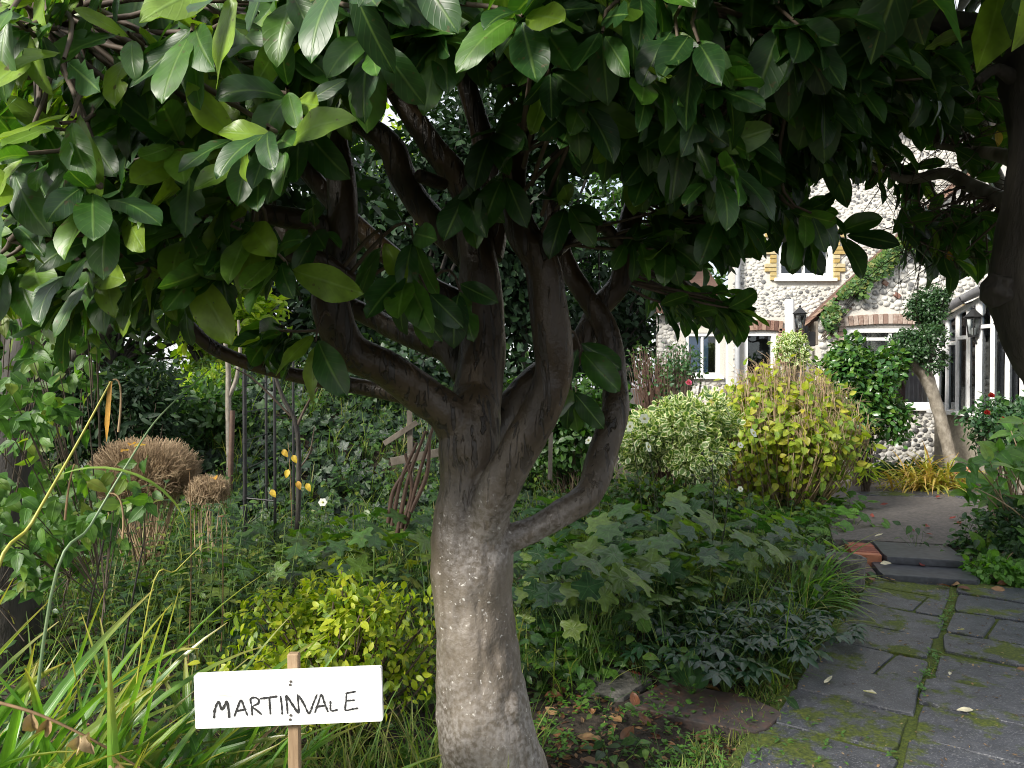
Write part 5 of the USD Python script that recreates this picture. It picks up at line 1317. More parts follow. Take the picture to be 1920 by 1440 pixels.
def onboard(px, py):
    """Photograph pixel on the board -> board coordinates (x right, z up)."""
    p = P(px, py, SD) - cx
    return p @ ex, p @ ez


GL = [[[(404, 1342), (405, 1330), (409, 1317), (413, 1314), (419, 1328), (427, 1313), (431, 1328), (432, 1341)]],
      [[(442, 1339), (448, 1323), (454, 1310), (460, 1323), (466, 1338)], [(447, 1330), (463, 1327)]],
      [[(475, 1337), (474, 1322), (472, 1308), (480, 1305), (487, 1309), (486, 1316), (476, 1322), (484, 1329), (492, 1336)]],
      [[(491, 1307), (506, 1305), (520, 1303)], [(507, 1306), (508, 1320), (509, 1335)]],
      [[(528, 1303), (530, 1319), (531, 1335)]],
      [[(541, 1334), (540, 1318), (539, 1302), (550, 1318), (561, 1333), (561, 1316), (560, 1300)]],
      [[(563, 1302), (572, 1318), (581, 1334), (589, 1316), (596, 1299)]],
      [[(592, 1333), (598, 1316), (604, 1300), (610, 1315), (616, 1331)], [(596, 1322), (611, 1320)]],
      [[(621, 1313), (622, 1329), (634, 1328)]],
      [[(651, 1297), (650, 1312), (649, 1328), (660, 1327), (671, 1325)], [(650, 1297), (667, 1294)], [(650, 1311), (665, 1310)]]]
for gi, gl in enumerate(GL):
    shp = []
    for stp in gl:
        c = spline(np.array([onboard(*q_) for q_ in stp]), 40) if len(stp) > 2 else np.linspace(onboard(*stp[0]), onboard(*stp[1]), 20)
        for k in range(len(c) - 1):
            wv = meshkit.fbm(np.array([c[k][0] * 400, c[k][1] * 400, gi * 3.]), 3, 2)
            w = .0023 + .0040 * (wv - .5)
            if gi == 0: w *= 1.35
            if gi in (8, 9) and wv > .64: continue
            shp.append(LineString([c[k], c[k + 1]]).buffer(max(.0008, w), quad_segs=3))
    u_ = unary_union(shp)
    geoms = [trimesh.creation.extrude_polygon(q_.simplify(.0002), .0012, engine='earcut') for q_ in getattr(u_, 'geoms', [u_]) if q_.area > 1e-7]
    m = trimesh.util.concatenate(geoms); m.apply_transform(np.array([[1, 0, 0, 0], [0, 0, -1, -.0088], [0, 1, 0, 0], [0, 0, 0, 1.]])); m.apply_transform(MB)
    emit('letter', tm(m), 'ink', bo)
for px, py in ((547, 1275), (546, 1281), (546, 1346), (547, 1338)):
    x, z = onboard(px, py)
    s_ = trimesh.creation.cylinder(.0035, .003, sections=12); s_.apply_transform(trimesh.transformations.rotation_matrix(math.pi / 2, (1, 0, 0))); s_.apply_translation((x, -.0095, z)); s_.apply_transform(MB)
    emit('screw', tm(s_), 'screw_metal', sg)
pt_ = P(551, 1224, SD + .022); pb_ = P(553, 1440, SD + .022)
pdir = nrm(pb_ - pt_); pb_ = pt_ + pdir * ((pt_[2] + .1) / -pdir[2])
emit('post', tm(bar(pt_, pb_, .031, .022, up=(0, 1, 0))), 'post_wood', sg)

# ------------------------------------------------------------------ strap-leaved clump, bottom left
sc_ = thing('strap_leaf_clump', 'big clump of long arching strap shaped leaves at the lower left', 'plant')
n = 330
cb = np.array([-1.36, 2.12, 0.0])
az = rng.uniform(0, 6.28, n); lean = np.clip(np.abs(LN(.38, .3, n)), .03, 1.15)
base = cb + np.stack([.28 * LN(0, 1, n), .16 * LN(0, 1, n), np.zeros(n)], 1)
bias = np.array([.45, -.15, 0])
d = nrm(np.stack([np.cos(az) * np.sin(lean), np.sin(az) * np.sin(lean), np.cos(lean)], 1) + bias * rng.uniform(.2, 1.1, (n, 1)))
hor = nrm(d * [1, 1, 0] + 1e-6)
nor = -hor * .8 + np.array([0, 0, .7])
Ls = np.clip(LN(.80, .17, n), .45, 1.1)
Ls = np.where((d[:, 0] > .3) & (base[:, 0] > -1.3), Ls * .72, Ls)
LV6 = leaves(base, d, nor, Ls, np.clip(LN(.029, .007, n), .013, .046), 'strap', 13, 5, curl=np.clip(LN(1.0, .5, n), .1, 2.4) * (0.6 + .6 * lean), fold=.55, rnd=np.clip(rng.beta(1.6, 2, n), 0, 1), twist=LN(0, .6, n))
sx_, sy_, sd_ = PX(LV6[0]); hit_ = ((sx_ > 350) & (sx_ < 1000) & (sd_ < 2.12) & (sy_ > 1150)).any(1)
for i in np.nonzero(~hit_)[0]: emit('leaf', one(LV6, i), 'strap_leaf', sc_)
n = 230
base = cb + np.stack([-.12 + .36 * LN(0, 1, n), .22 * LN(0, 1, n), np.zeros(n)], 1)
az = rng.uniform(0, 6.28, n); lean = np.clip(np.abs(LN(.5, .3, n)), .05, 1.2)
d = nrm(np.stack([np.cos(az) * np.sin(lean), np.sin(az) * np.sin(lean), np.cos(lean)], 1) + np.array([.3, -.1, 0]) * rng.uniform(.2, 1.1, (n, 1)))
LVs = leaves(base, d, -nrm(d * [1, 1, 0] + 1e-6) * .8 + [0, 0, .7], np.clip(LN(.66, .15, n), .35, .95), np.clip(LN(.024, .006, n), .012, .04), 'strap', 11, 5, curl=np.clip(LN(1.1, .5, n), .1, 2.4), fold=.5, rnd=rng.random(n) * .8, twist=LN(0, .6, n))
sx_, sy_, sd_ = PX(LVs[0]); hit_ = ((sx_ > 350) & (sx_ < 1000) & (sd_ < 2.12) & (sy_ > 1150)).any(1)
emit('inner_leaves', flat(sub(LVs, np.nonzero(~hit_)[0])), 'strap_leaf', sc_, kind='stuff')
# extra fallen/bent straw leaves in the clump
n = 46
base = cb + np.stack([.3 * LN(0, 1, n), .2 * LN(0, 1, n), rng.uniform(.0, .25, n)], 1)
az = rng.uniform(0, 6.28, n)
d = nrm(np.stack([np.cos(az), np.sin(az), rng.uniform(.1, .9, n)], 1))
LV7 = leaves(base, d, [0, 0, 1.], rng.uniform(.3, .7, n), .012, 'strap', 9, 3, curl=LN(1.2, .5, n), fold=.4, twist=LN(0, 1, n))
emit('dry_leaves', flat(LV7), 'seed_dry', sc_, kind='stuff')
# long leaning stalks that cross over the clump
for lab, mat_, pts2, r_ in (('long yellow reed stalk leaning up to a folded yellow tip', 'yellow_stem', [(-20, 1130, 1.9), (60, 980, 2.0), (140, 840, 2.05), (208, 715, 2.1)], .0045),
                            ('long bluish green reed stalk leaning across behind the yellow one', 'blue_stem', [(95, 1120, 2.0), (170, 985, 2.1), (245, 860, 2.2), (300, 780, 2.3), (395, 690, 2.4)], .0035),
                            ('thin yellow green reed stalk rising above the low undergrowth left of the golden shrub', 'yellow_stem', [(280, 1125, 2.3), (330, 1070, 2.35), (380, 1020, 2.4)], .0022)):
    t = thing('reed_stalk', lab, 'stalk')
    pw = [P(*q_) for q_ in pts2]
    pw = [np.array([pw[0][0] - .12, pw[0][1], .0])] + pw
    emit('stem', tubeR(pw, np.linspace(r_ * 1.4, r_ * .5, len(pw)), sides=8), mat_, t)
    tip = pw[-1]
    if 'folded' in lab:
        lf = leaves([tip, P(125, 838 + 20, 2.05) * 0 + P(115, 890, 2.03)], [(-.05, -.1, -1), (.7, -.1, .25)], [(0, -1, .2), (0, -.4, 1)], [.17, .42], [.014, .012], 'strap', 11, 3, curl=[.1, 1.9], fold=.4, rnd=[.95, .8])
        for i in range(2): emit('leaf', one(lf, i), 'yellow_leaf' if i == 0 else 'strap_leaf', t)
        for q0, q1, q2 in (((212, 712, 2.1), (236, 700, 2.1), (222, 810, 2.1)), ((140, 870, 2.05), (128, 900, 2.05), (122, 975, 2.05)), ((205, 925, 2.1), (238, 920, 2.1), (230, 1010, 2.1))):
            emit('flower_spike', stems(P(*q0), P(*q1), P(*q2), .0022, .0034, 8, 5), 'seed_dry', t)
# withered stalk with curled brown leaves in front
wt = thing('withered_stalk', 'withered pale stalk with curled brown leaves lying across the clump', 'stalk')
emit('stem', tubeR([P(-30, 1310, 1.7), P(60, 1335, 1.72), P(140, 1370, 1.75), P(210, 1408, 1.78), P(262, 1440, 1.8)], [.004, .0035, .003, .0028, .002], sides=6), 'seed_dry', wt)
for px, py in ((92, 1345), (150, 1378), (168, 1372), (215, 1410), (60, 1335)):
    lf = leaves(P(px, py, 1.75), (LN(0, .2), -.2, -1), (LN(0, .5), -1, 0), .055, .03, 'ovate', 8, 5, curl=LN(.6, .7), fold=1.3, wave=.22, rnd=rng.random(), twist=LN(0, .8))
    emit('leaf', one(lf, 0), 'seed_dry', wt)

# ------------------------------------------------------------------ herbs: plants built once, then set out as copies
PROTO = {}


def plant_hellebore(name, label, k=11, group=None, seed=0):
    g = np.random.default_rng(seed)
    t = thing(name, label, 'plant', group=group)
    for i in range(k):
        a = i * 2.4 + g.normal(0, .2); r = .05 + .17 * math.sqrt((i + .5) / k); h = g.uniform(.16, .34) - .35 * r
        top = np.array([r * math.cos(a), r * math.sin(a), h])
        emit('stalk', stems([0, 0, -.02], [top[0] * .3, top[1] * .3, h * .7], top, .004, .003, 5, 5), 'green_stem', t)
        m = 7; ph = a + np.linspace(-2.3, 2.3, m)
        d = np.stack([np.cos(ph), np.sin(ph), g.uniform(-.35, .15, m)], 1)
        L = .105 * (1 - .25 * np.abs(np.linspace(-1, 1, m))) * g.uniform(.85, 1.15)
        lv = leaves(np.tile(top, (m, 1)), d, np.array([0, 0, 1.]) + g.normal(0, .15, (m, 3)), L, L * .36, 'oval', 7, 3, curl=.5, fold=.25, rnd=g.random())
        for q_ in range(m): emit('leaflet', one(lv, q_), 'hellebore_leaf', t)
    return t


def plant_broad(name, label, mat, k=12, size=.075, lobes=5, depth=.45, h=(.2, .5), spread=.25, group=None, seed=0, heart=.0, stem='green_stem', tilt=.5):
    g = np.random.default_rng(seed)
    t = thing(name, label, 'plant', group=group)
    a = np.arange(k) * 2.4 + g.normal(0, .3, k); r = spread * np.sqrt((np.arange(k) + .5) / k)
    top = np.stack([r * np.cos(a), r * np.sin(a), g.uniform(*h, k) - .3 * r], 1)
    emit('stalks', stems(np.zeros((k, 3)) - [0, 0, .02], top * [.35, .35, .75], top, .0028, .002, 6, 4), stem, t, kind='stuff')
    nor = np.stack([np.cos(a) * tilt, np.sin(a) * tilt - .35, np.ones(k)], 1) + g.normal(0, .2, (k, 3))
    lv = palm(top, nor, size * g.uniform(.7, 1.25, k), lobes, depth, nr=3, nt=30, heart=heart, az=a, rnd=g.random(k), cup=-.15)
    for i in range(k): emit('leaf', one(lv, i), mat, t)
    return t


def setout(proto, spots, labels=None):
    for i, (x, y, rz, s) in enumerate(spots):
        z = float(height(x, y))
        if i == 0:
            xf = UsdGeom.Xformable(proto); xf.AddTranslateOp().Set((float(x), float(y), z)); xf.AddRotateZOp().Set(math.degrees(rz)); xf.AddScaleOp().Set((s,) * 3)
            if labels: tag(proto, labels[0])
        else:
            copy_plant(proto, (x, y, z), rz, s, labels[i] if labels else None)


def copy_plant(src, loc, rz, s, label=None):
    nm = numbered('/World', src.GetName())
    p = stage.DefinePrim(f'/World/{nm}', 'Xform')
    was = src.GetCustomData()
    p.GetReferences().AddInternalReference(src.GetPath())
    for n_, v_, ty in (('xformOp:translate', Gf.Vec3d(*map(float, loc)), Sdf.ValueTypeNames.Double3), ('xformOp:rotateZ', float(math.degrees(rz)), Sdf.ValueTypeNames.Float), ('xformOp:scale', Gf.Vec3f(s, s, s), Sdf.ValueTypeNames.Float3)):
        a_ = p.GetAttribute(n_)
        if not a_: a_ = p.CreateAttribute(n_, ty)
        a_.Set(v_ if a_.GetTypeName() != Sdf.ValueTypeNames.Double else float(v_))
    p.CreateAttribute('xformOpOrder', Sdf.ValueTypeNames.TokenArray).Set(['xformOp:translate', 'xformOp:rotateZ', 'xformOp:scale'])
    tag(p, label or was['label'], was['category'], was.get('group'))
    p.SetInstanceable(True)
    return p


def gpt(px, py, z=0.0):
    """Where the sight line at a pixel meets the level z."""
    a = P(px, py, 1.0); k = (CH - z) / (CH - a[2]); return a[0] * k, k


hel = plant_hellebore('hellebore', 'dark glossy hellebore', group='dark hellebores at the path edge', seed=3)
sp_ = [(1420, 1240, 1.1), (1340, 1220, 1.0), (1490, 1215, 1.0), (1270, 1190, .9), (1400, 1180, 1.05), (1310, 1150, 1.0), (1490, 1160, .95), (1215, 1230, .8), (1560, 1180, .8), (1030, 1170, .8), (1360, 1260, .95), (1450, 1200, 1.0), (1380, 1215, 1.0), (1300, 1250, .85)]
lab = ['dark glossy hellebore nearest the paving with shiny finger shaped leaflets', 'dark hellebore left of the shiniest one by the paving', 'dark hellebore hanging over the mossy edge of the paving', 'small hellebore beside the single round bright leaf', 'bluish hellebore in the middle of the dark drift',
       'hellebore behind the dark drift under the broad spotted leaves', 'hellebore near the long pale blades by the stone trough', 'smallest hellebore above the sunken red stone', 'hellebore at the path edge below the stone trough', 'dark hellebore leaf rosette against the right side of the trunk', 'hellebore at the very front of the drift over the soil', 'hellebore in the right half of the drift near the mossy edge', 'hellebore in the heart of the dark drift', 'low hellebore just behind the ragged broad leaf']
setout(hel, [(*gpt(a_, b_ + 25), rng.random() * 6, s_) for a_, b_, s_ in sp_], lab)
ane = plant_broad('anemone_plant', 'broad lobed leafy plant', 'anemone_leaf', 15, .088, 5, .42, (.35, .62), .34, 'lobed leaf plants in the bed right of the trunk', 5)
ax_ = [(1090, 1240), (1180, 1190), (1050, 1180), (1290, 1150), (1130, 1140), (1230, 1110), (1380, 1130), (1010, 1120), (1320, 1085), (1160, 1080), (1080, 1060), (1260, 1050), (1420, 1080), (1500, 1090), (1030, 1040), (1370, 1040), (1000, 1200), (1130, 1200), (1230, 1160), (1080, 1120), (1190, 1140), (1330, 1120), (1260, 1080), (1450, 1050), (1110, 1030), (1210, 1030), (1310, 1020)]
setout(ane, [(*gpt(a_, b_ + 30), rng.random() * 6, rng.uniform(.8, 1.15)) for a_, b_ in ax_], ['broad lobed leafy plant in the bed between trunk and path'] * len(ax_))
ane2 = plant_broad('leafy_plant', 'leafy green plant with maple shaped leaves', 'herb_leaf', 12, .085, 5, .5, (.25, .55), .3, 'leafy plants in the bed left of the trunk', 6)
ax2 = [(620, 1120), (700, 1110), (540, 1110), (770, 1090), (650, 1070), (480, 1090), (730, 1050), (580, 1050), (790, 1040), (400, 1120), (680, 1020), (520, 1030), (330, 1150), (440, 1150)]
setout(ane2, [(*gpt(a_, b_ + 45), rng.random() * 6, rng.uniform(.8, 1.2)) for a_, b_ in ax2], ['leafy plant with maple shaped leaves in the bed left of the trunk'] * len(ax2))
tall = thing('tall_herb', 'tall leafy herb with paired pointed leaves', 'plant', group='tall herbs between the strap leaves and the clipped shrub')
sk = 7
for i in range(sk):
    a = i * 2.4; b0 = np.array([.10 * math.cos(a), .10 * math.sin(a), 0]); b1 = b0 * 2.2 + [0, 0, .42 + .16 * (i % 3)]
    emit('stem', stems(b0, (b0 + b1) / 2 + [0, 0, .05], b1, .003, .002, 6, 4), 'green_stem', tall)
    tt = np.repeat(np.linspace(.25, 1, 6), 2); pz = b0 + (b1 - b0) * tt[:, None]
    ph = np.repeat(np.arange(6) * 1.57, 2) + np.tile([0, 3.14], 6) + a
    lv = leaves(pz, np.stack([np.cos(ph), np.sin(ph), np.full(12, .15)], 1), [0, 0, 1.], .075 * (1.1 - .4 * tt), .034, 'ovate', 6, 5, curl=.7, fold=.25, rnd=rng.random(12))
    emit('leaves', flat(lv), 'herb_leaf', tall, kind='stuff')
axt = [(120, 1150), (190, 1180), (260, 1160), (330, 1200), (60, 1130), (230, 1100), (300, 1120), (390, 1170), (440, 1210), (150, 1090), (370, 1090), (450, 1110), (20, 1110), (500, 1130)]
setout(tall, [(*gpt(a_, b_ + 60), rng.random() * 6, rng.uniform(.8, 1.2)) for a_, b_ in axt], ['tall leafy herb with paired pointed leaves behind the strap leaved clump'] * len(axt))
gcv = plant_broad('creeping_plant', 'bright round leaved creeper', 'round_leaf', 16, .06, 7, .12, (.06, .22), .3, 'bright round leaved creepers below the yellowing shrub', 7, heart=.5)
ax3 = [(1560, 960), (1600, 985), (1530, 990), (1500, 960), (1480, 1000), (1440, 985), (1530, 1030), (1590, 955), (1410, 1010), (1010, 1215), (1060, 1230), (1120, 1215), (1370, 1060)]
setout(gcv, [(*gpt(a_, b_ + 10, .05), rng.random() * 6, rng.uniform(.9, 1.3)) for a_, b_ in ax3], ['bright round leaved creeper under the yellowing shrub by the steps'] * (len(ax3) - 4) + ['round leaved creeper against the right side of the trunk', 'round leaved creeper on the soil edge just right of the trunk', 'round leaved creeper in front of the lobed leaf plants', 'round leaved creeper among the lobed leaves near the dark seed stems'])
# distinctive single leaves
rl = thing('round_leaf_plant', 'single bright round leaf on a thin stalk in front of the hellebores', 'plant')
x, y = gpt(1208, 1235); top = P(1208, 1168, y - .02)
emit('stalk', stems([x, y, -.02], [x, y, top[2] * .6], top, .003, .0022, 6, 5), 'red_twig', rl)
emit('leaf', one(palm(top, (.1, -.75, .6), .047, 9, .04, nr=4, nt=36, heart=.25, az=1.57, cup=-.1, rnd=.9), 0), 'round_leaf', rl)
bl2 = thing('burdock_leaf_plant', 'broad ragged dull green leaf standing over the sunken stone', 'plant')
x, y = gpt(1290, 1290)
lf = leaves([(x, y, 0)], [(.05, -.25, 1)], [(-.3, -.9, .2)], .20, .19, 'ovate', 9, 7, curl=.5, fold=.1, wave=.05, rnd=.3)
emit('leaf', one(lf, 0), 'anemone_leaf', bl2)

# ---- ground cover (nobody could count it)
def gc_points(n, test):
    out = []
    while sum(map(len, out)) < n:
        x = rng.uniform(-5.5, 5.5, 4000); y = 1.9 + 8.4 * rng.random(4000) ** .9
        k = test(x, y); out.append(np.stack([x[k], y[k]], 1))
    return np.vstack(out)[:n]


def bed(x, y):
    s, t = path_st(x, y)
    on_path = (t > -.60) & (t < .75) & (s < 3.6)
    on_terr = np.array([False] * len(x)); pgt = Polygon(terr).buffer(.05)
    for i in np.nonzero(s > 3.1)[0]: on_terr[i] = pgt.contains(Point(x[i], y[i]))
    u1 = ((x - .0) / .28) ** 2 + ((y - 2.6) / .28) ** 2 < 1
    onstep = ((x - 3.05) ** 2 + (y - 6.05) ** 2) < .5 ** 2
    return ~(on_path | on_terr | u1 | onstep) & (np.abs(x) < y * .78 + .3)


def bare(x, y):       # trodden earth right of the trunk
    return ((x - .62) / 1.0) ** 2 + ((y - 3.05) / .62) ** 2 < 1


pp = gc_points(2500, bed); pp = pp[~bare(pp[:, 0], pp[:, 1]) | (rng.random(len(pp)) < .10)]
m = len(pp); k = 9
hgt = rng.uniform(.12, .42, m) * np.clip(.45 + (pp[:, 1] - 2.4) * .25, .4, 1.1) * np.where(pp[:, 0] > 1.2, .75, 1)
P0 = np.repeat(np.hstack([pp, height(pp[:, 0], pp[:, 1])[:, None]]), k, 0)
a = rng.random(m * k) * 6.28; r = .14 * np.sqrt(rng.random(m * k))
top = P0 + np.stack([r * np.cos(a), r * np.sin(a), np.repeat(hgt, k) * rng.uniform(.35, 1., m * k)], 1)
ll = np.clip(LN(.06, .018, m * k), .025, .12)
d = np.stack([np.cos(a), np.sin(a), LN(-.1, .3, m * k)], 1)
sel = rng.random(m * k)
lvA = leaves(top, d, np.array([0, -.25, 1.]) + LN(0, .3, (m * k, 3)), ll, ll * .52, 'ovate', 5, 3, curl=.5, fold=.2, rnd=np.clip(rng.beta(1.6, 2.4, m * k), 0, 1))
emit('undergrowth', cat([flat(lvA), stems(P0, (P0 + top) / 2 + LN(0, .02, P0.shape), top, .0018, .0012, 4, 3)]), 'herb_leaf', kind='stuff', label='low mixed leafy undergrowth covering the beds', cat='undergrowth')
# small low rosettes and seedlings
pp = gc_points(2200, bed)
k = 6; m = len(pp); P0 = np.repeat(np.hstack([pp, height(pp[:, 0], pp[:, 1])[:, None] + .012]), k, 0)
a = rng.random(m * k) * 6.28; d = np.stack([np.cos(a), np.sin(a), rng.uniform(.15, .9, m * k)], 1)
ll = np.clip(LN(.035, .012, m * k), .012, .07)
lvB = leaves(P0 + d * .01, d, [0, 0, 1.], ll, ll * .5, 'oval', 4, 3, curl=.8, fold=.2)
emit('seedlings', flat(lvB), 'round_leaf', kind='stuff', label='small pale green seedlings and weeds on the soil', cat='weeds')
# grass: longer in the middle distance and by the sign, short by the path
def grass(n, test, L, mat, name, lab, w=.006, bend=.9):
    pp = gc_points(n // 9, test); P0 = np.repeat(np.hstack([pp, height(pp[:, 0], pp[:, 1])[:, None] - .005]), 9, 0); n = len(P0)
    P0[:, :2] += LN(0, .02, (n, 2)); a = rng.random(n) * 6.28; le = np.abs(LN(.3, .25, n))
    d = np.stack([np.cos(a) * np.sin(le), np.sin(a) * np.sin(le), np.cos(le)], 1)
    Ls = L * np.clip(LN(1, .3, n), .35, 1.8)
    emit(name, flat(leaves(P0, d, -d * [1, 1, 0] + [0, 0, .4], Ls, w, 'strap', 6, 3, curl=np.abs(LN(bend, .5, n)), fold=.4)), mat, kind='stuff', label=lab, cat='grass')


grass(8500, lambda x, y: bed(x, y) & (x < 2.6) & (y > 3.2) & ~bare(x, y), .34, 'grass_leaf', 'long_grass', 'long thin grass blades growing through the beds', .007)
grass(1500, lambda x, y: bed(x, y) & (x > -1.2) & (x < .1) & (y < 3.1), .26, 'grass_leaf', 'rough_grass', 'pale rough grass round the foot of the sign post', .006)
grass(4600, lambda x, y: (np.abs(path_st(x, y)[1] + .62) < .13) & (path_st(x, y)[0] < 2.9), .07, 'grass_leaf', 'edge_grass', 'short grass along the edge of the paving', .004)
def joints(x, y):
    s, t = path_st(x, y); return (np.abs(t) < .03) & (s < 3.1) & (s > -1.5) & (meshkit.noise(np.stack([s * 3, t * 0, t * 0], -1), 4) > .42)
grass(1500, joints, .055, 'grass_leaf', 'joint_grass', 'tufts of grass in the central joint of the paving', .004)
def crossj(x, y):
    s, t = path_st(x, y); return (np.abs(t) < .7) & (s < 3.1) & (s > -1.4) & ((np.abs(((s - .02) % .44) - .0) < .03)) & (meshkit.noise(np.stack([s * 2, t * 4, t * 0], -1), 6) > .5)
grass(900, crossj, .04, 'grass_leaf', 'joint_moss', 'short mossy grass in the cross joints and at the slab edges', .003)
# litter: crumbs, twigs and scraps on the soil and the slabs
def litter(n, test, mats, zoff, Lr, name, lab):
    pp = gc_points(n, test); a = rng.random(n) * 6.28
    z = height(pp[:, 0], pp[:, 1]) + zoff if zoff < .01 else np.full(n, zoff)
    d = np.stack([np.cos(a), np.sin(a), LN(.05, .15, n)], 1); ll = rng.uniform(*Lr, n)
    emit(name, flat(leaves(np.stack([pp[:, 0], pp[:, 1], z + .004], 1), d, LN(0, .4, (n, 3)) + [0, 0, 1], ll, ll * rng.uniform(.2, .6, n), 'oval', 4, 3, curl=LN(.3, .6, n), fold=.4)), mats, kind='stuff', label=lab, cat='litter')
    e = np.stack([pp[:, 0], pp[:, 1], z + .004], 1)[: n // 3]; f_ = e + d[: n // 3] * ll[: n // 3, None] * 1.6
    emit('twig_litter', stems(e, (e + f_) / 2 + LN(0, .006, e.shape) + [0, 0, .004], f_, .0018, .001, 4, 3), 'twig', kind='stuff', label='thin broken twigs lying with the ' + lab[:40].rsplit(' ', 1)[0], cat='twigs')
def onpath(x, y):
    s, t = path_st(x, y); return (np.abs(t) < .68) & (s < 3.1) & (s > -1.2)
litter(900, bare, 'dead_leaf', .004, (.015, .05), 'leaf_litter', 'brown scraps of leaf on the bare soil')
litter(1500, lambda x, y: bed(x, y) & (y < 5.5), 'dead_leaf', .004, (.02, .06), 'leaf_litter', 'brown scraps of leaf under the bed plants')
litter(700, onpath, 'seed_dry', .016, (.006, .022), 'path_litter', 'small dry scraps scattered on the paving')
pp = np.vstack([gc_points(330, bare), gc_points(120, lambda x, y: (np.abs(path_st(x, y)[1] + .54) < .10) & (path_st(x, y)[0] < 3) & (path_st(x, y)[0] > -1.3)), gc_points(90, joints)]); k = 7; m = len(pp)
P0 = np.repeat(np.hstack([pp, height(pp[:, 0], pp[:, 1])[:, None]]), k, 0); a = rng.random(m * k) * 6.28
hh = np.repeat(rng.uniform(.01, .09, m), k); P0[:, 2] += hh * rng.random(m * k)
lvS = leaves(P0, np.stack([np.cos(a), np.sin(a), rng.uniform(.1, .8, m * k)], 1), [0, 0, 1.], rng.uniform(.012, .04, m * k), .013, 'oval', 4, 3, curl=.7, fold=.2)
emit('seedlings', flat(lvS), 'round_leaf', kind='stuff', label='tiny fresh green seedlings on the bare soil right of the trunk', cat='weeds')
# iris-like pale blades by the stone trough
ib = thing('iris_clump', 'clump of pale arching iris blades left of the stone trough', 'plant')
x0, y0 = gpt(1500, 1130); n = 60
az = LN(.2, .8, n); le = np.clip(LN(.75, .3, n), .1, 1.3)
d = np.stack([np.cos(az) * np.sin(le), np.sin(az) * np.sin(le) - .2, np.cos(le)], 1)
LV8 = leaves(np.array([x0, y0, .0]) + LN(0, .08, (n, 3)) * [1, 1, 0], d, -d * [1, 1, 0] + [0, 0, .7], np.clip(LN(.52, .1, n), .3, .75), .020, 'strap', 9, 3, curl=np.clip(LN(1.0, .3, n), .3, 1.8), fold=.35, rnd=rng.random(n) * .75)
for i in range(n): emit('leaf', one(LV8, i), 'strap_leaf', ib)

# ---- white anemones, pale flowers
def flower(name, label, at, r, mat, facing, petals=6, group=None, stemto=None, catg='flower'):
    t = thing(name, label, catg, group=group)
    f = nrm(np.asarray(facing, float)); a_, b_ = cross_frame(f[None]); th = np.arange(petals) * 2 * np.pi / petals
    d = np.cos(th)[:, None] * a_ + np.sin(th)[:, None] * b_ + f * .25
    if petals > 7:      # a double bloom: rings of petals closing towards the middle
        q_ = np.arange(petals * 2); th = q_ * 2.4; op = np.linspace(1.35, .25, petals * 2)
        d = (np.cos(th)[:, None] * a_ + np.sin(th)[:, None] * b_) * np.sin(op)[:, None] + f * np.cos(op)[:, None]
        lv = leaves(np.tile(at, (petals * 2, 1)), d, f * .6 - d, r * (.7 + .3 * np.sin(op)), r * .9, 'petal', 6, 5, curl=-.5, fold=.3)
        petals = petals * 2
    else:
        lv = leaves(np.tile(at, (petals, 1)), d, np.tile(f, (petals, 1)), r, r * .8, 'petal', 6, 5, curl=.3, fold=-.1)
    for i in range(petals): emit('petal', one(lv, i), mat, t)
    emit('centre', tm(trimesh.creation.icosphere(2, r * .22).apply_translation(np.asarray(at) + f * r * .1), True), 'yellow_stem', t)
    if stemto is not None: emit('stem', stems(stemto, (np.asarray(stemto) + at) / 2 + [.03, 0, .1], at, .0035, .002, 7, 5), 'dark_stem', t)


fl = [(1208, 785, 5.6, 'white anemone flower topmost in front of the variegated shrub', (.1, -1, .3), .042), (1182, 800, 5.5, 'white anemone flower at the left edge of the variegated shrub', (-.8, -.4, .2), .045),
      (1215, 838, 5.6, 'white anemone flower lowest in front of the variegated shrub', (.7, -.5, .3), .045), (1104, 826, 5.4, 'white anemone flower just left of the curved dark limb', (-.7, -.5, .6), .035),
      (1412, 812, 6.2, 'white anemone flower in front of the yellowing shrub', (.6, -.6, .5), .045), (1388, 835, 6.2, 'small white anemone flower lower left of the yellowing shrub', (.2, -.8, .5), .03),
      (1388, 917, 5.9, 'white anemone bud low between the two shrubs', (.1, -.9, .3), .025), (605, 942, 5.6, 'white anemone flower against the ivy left of the trunk', (.2, -.9, .4), .034), (826, 948, 5.2, 'white anemone flower tucked against the left side of the trunk', (.5, -.8, .3), .03)]
for px, py, dd_, lb, fc, r_ in fl:
    p_ = P(px, py, dd_); flower('anemone_flower', lb, p_, r_, 'petal_white', fc, 6, None, [p_[0] + .12, p_[1] - .05, 0.0])
# seed-head stems (dark) in front of the variegated shrub
for lb, pl in (('tall dark seed head stem in front of the yellowing shrub', [(1336, 1040), (1338, 930), (1335, 860)]), ('dark branched stem between the two shrubs', [(1352, 1035), (1360, 980), (1372, 870)])):
    t = thing('seed_stem', lb, 'stalk')
    q_ = [P(a_, b_, 5.2) for a_, b_ in pl]
    emit('stem', tubeR([np.array([q_[0][0], q_[0][1], 0])] + q_, [.006, .005, .004, .003], sides=6), 'dark_stem', t)
    for k in range(5):
        b_ = q_[1] + (q_[2] - q_[1]) * k / 5; e_ = b_ + np.array([LN(0, .10), LN(0, .05), .12 + .05 * rng.random()])
        emit('side_stem', stems(b_, (b_ + e_) / 2 + [0, 0, .02], e_, .003, .0015, 5, 4), 'dark_stem', t)
        emit('seed_head', tm(trimesh.creation.icosphere(1, .012).apply_translation(e_), True), 'dark_stem', t)
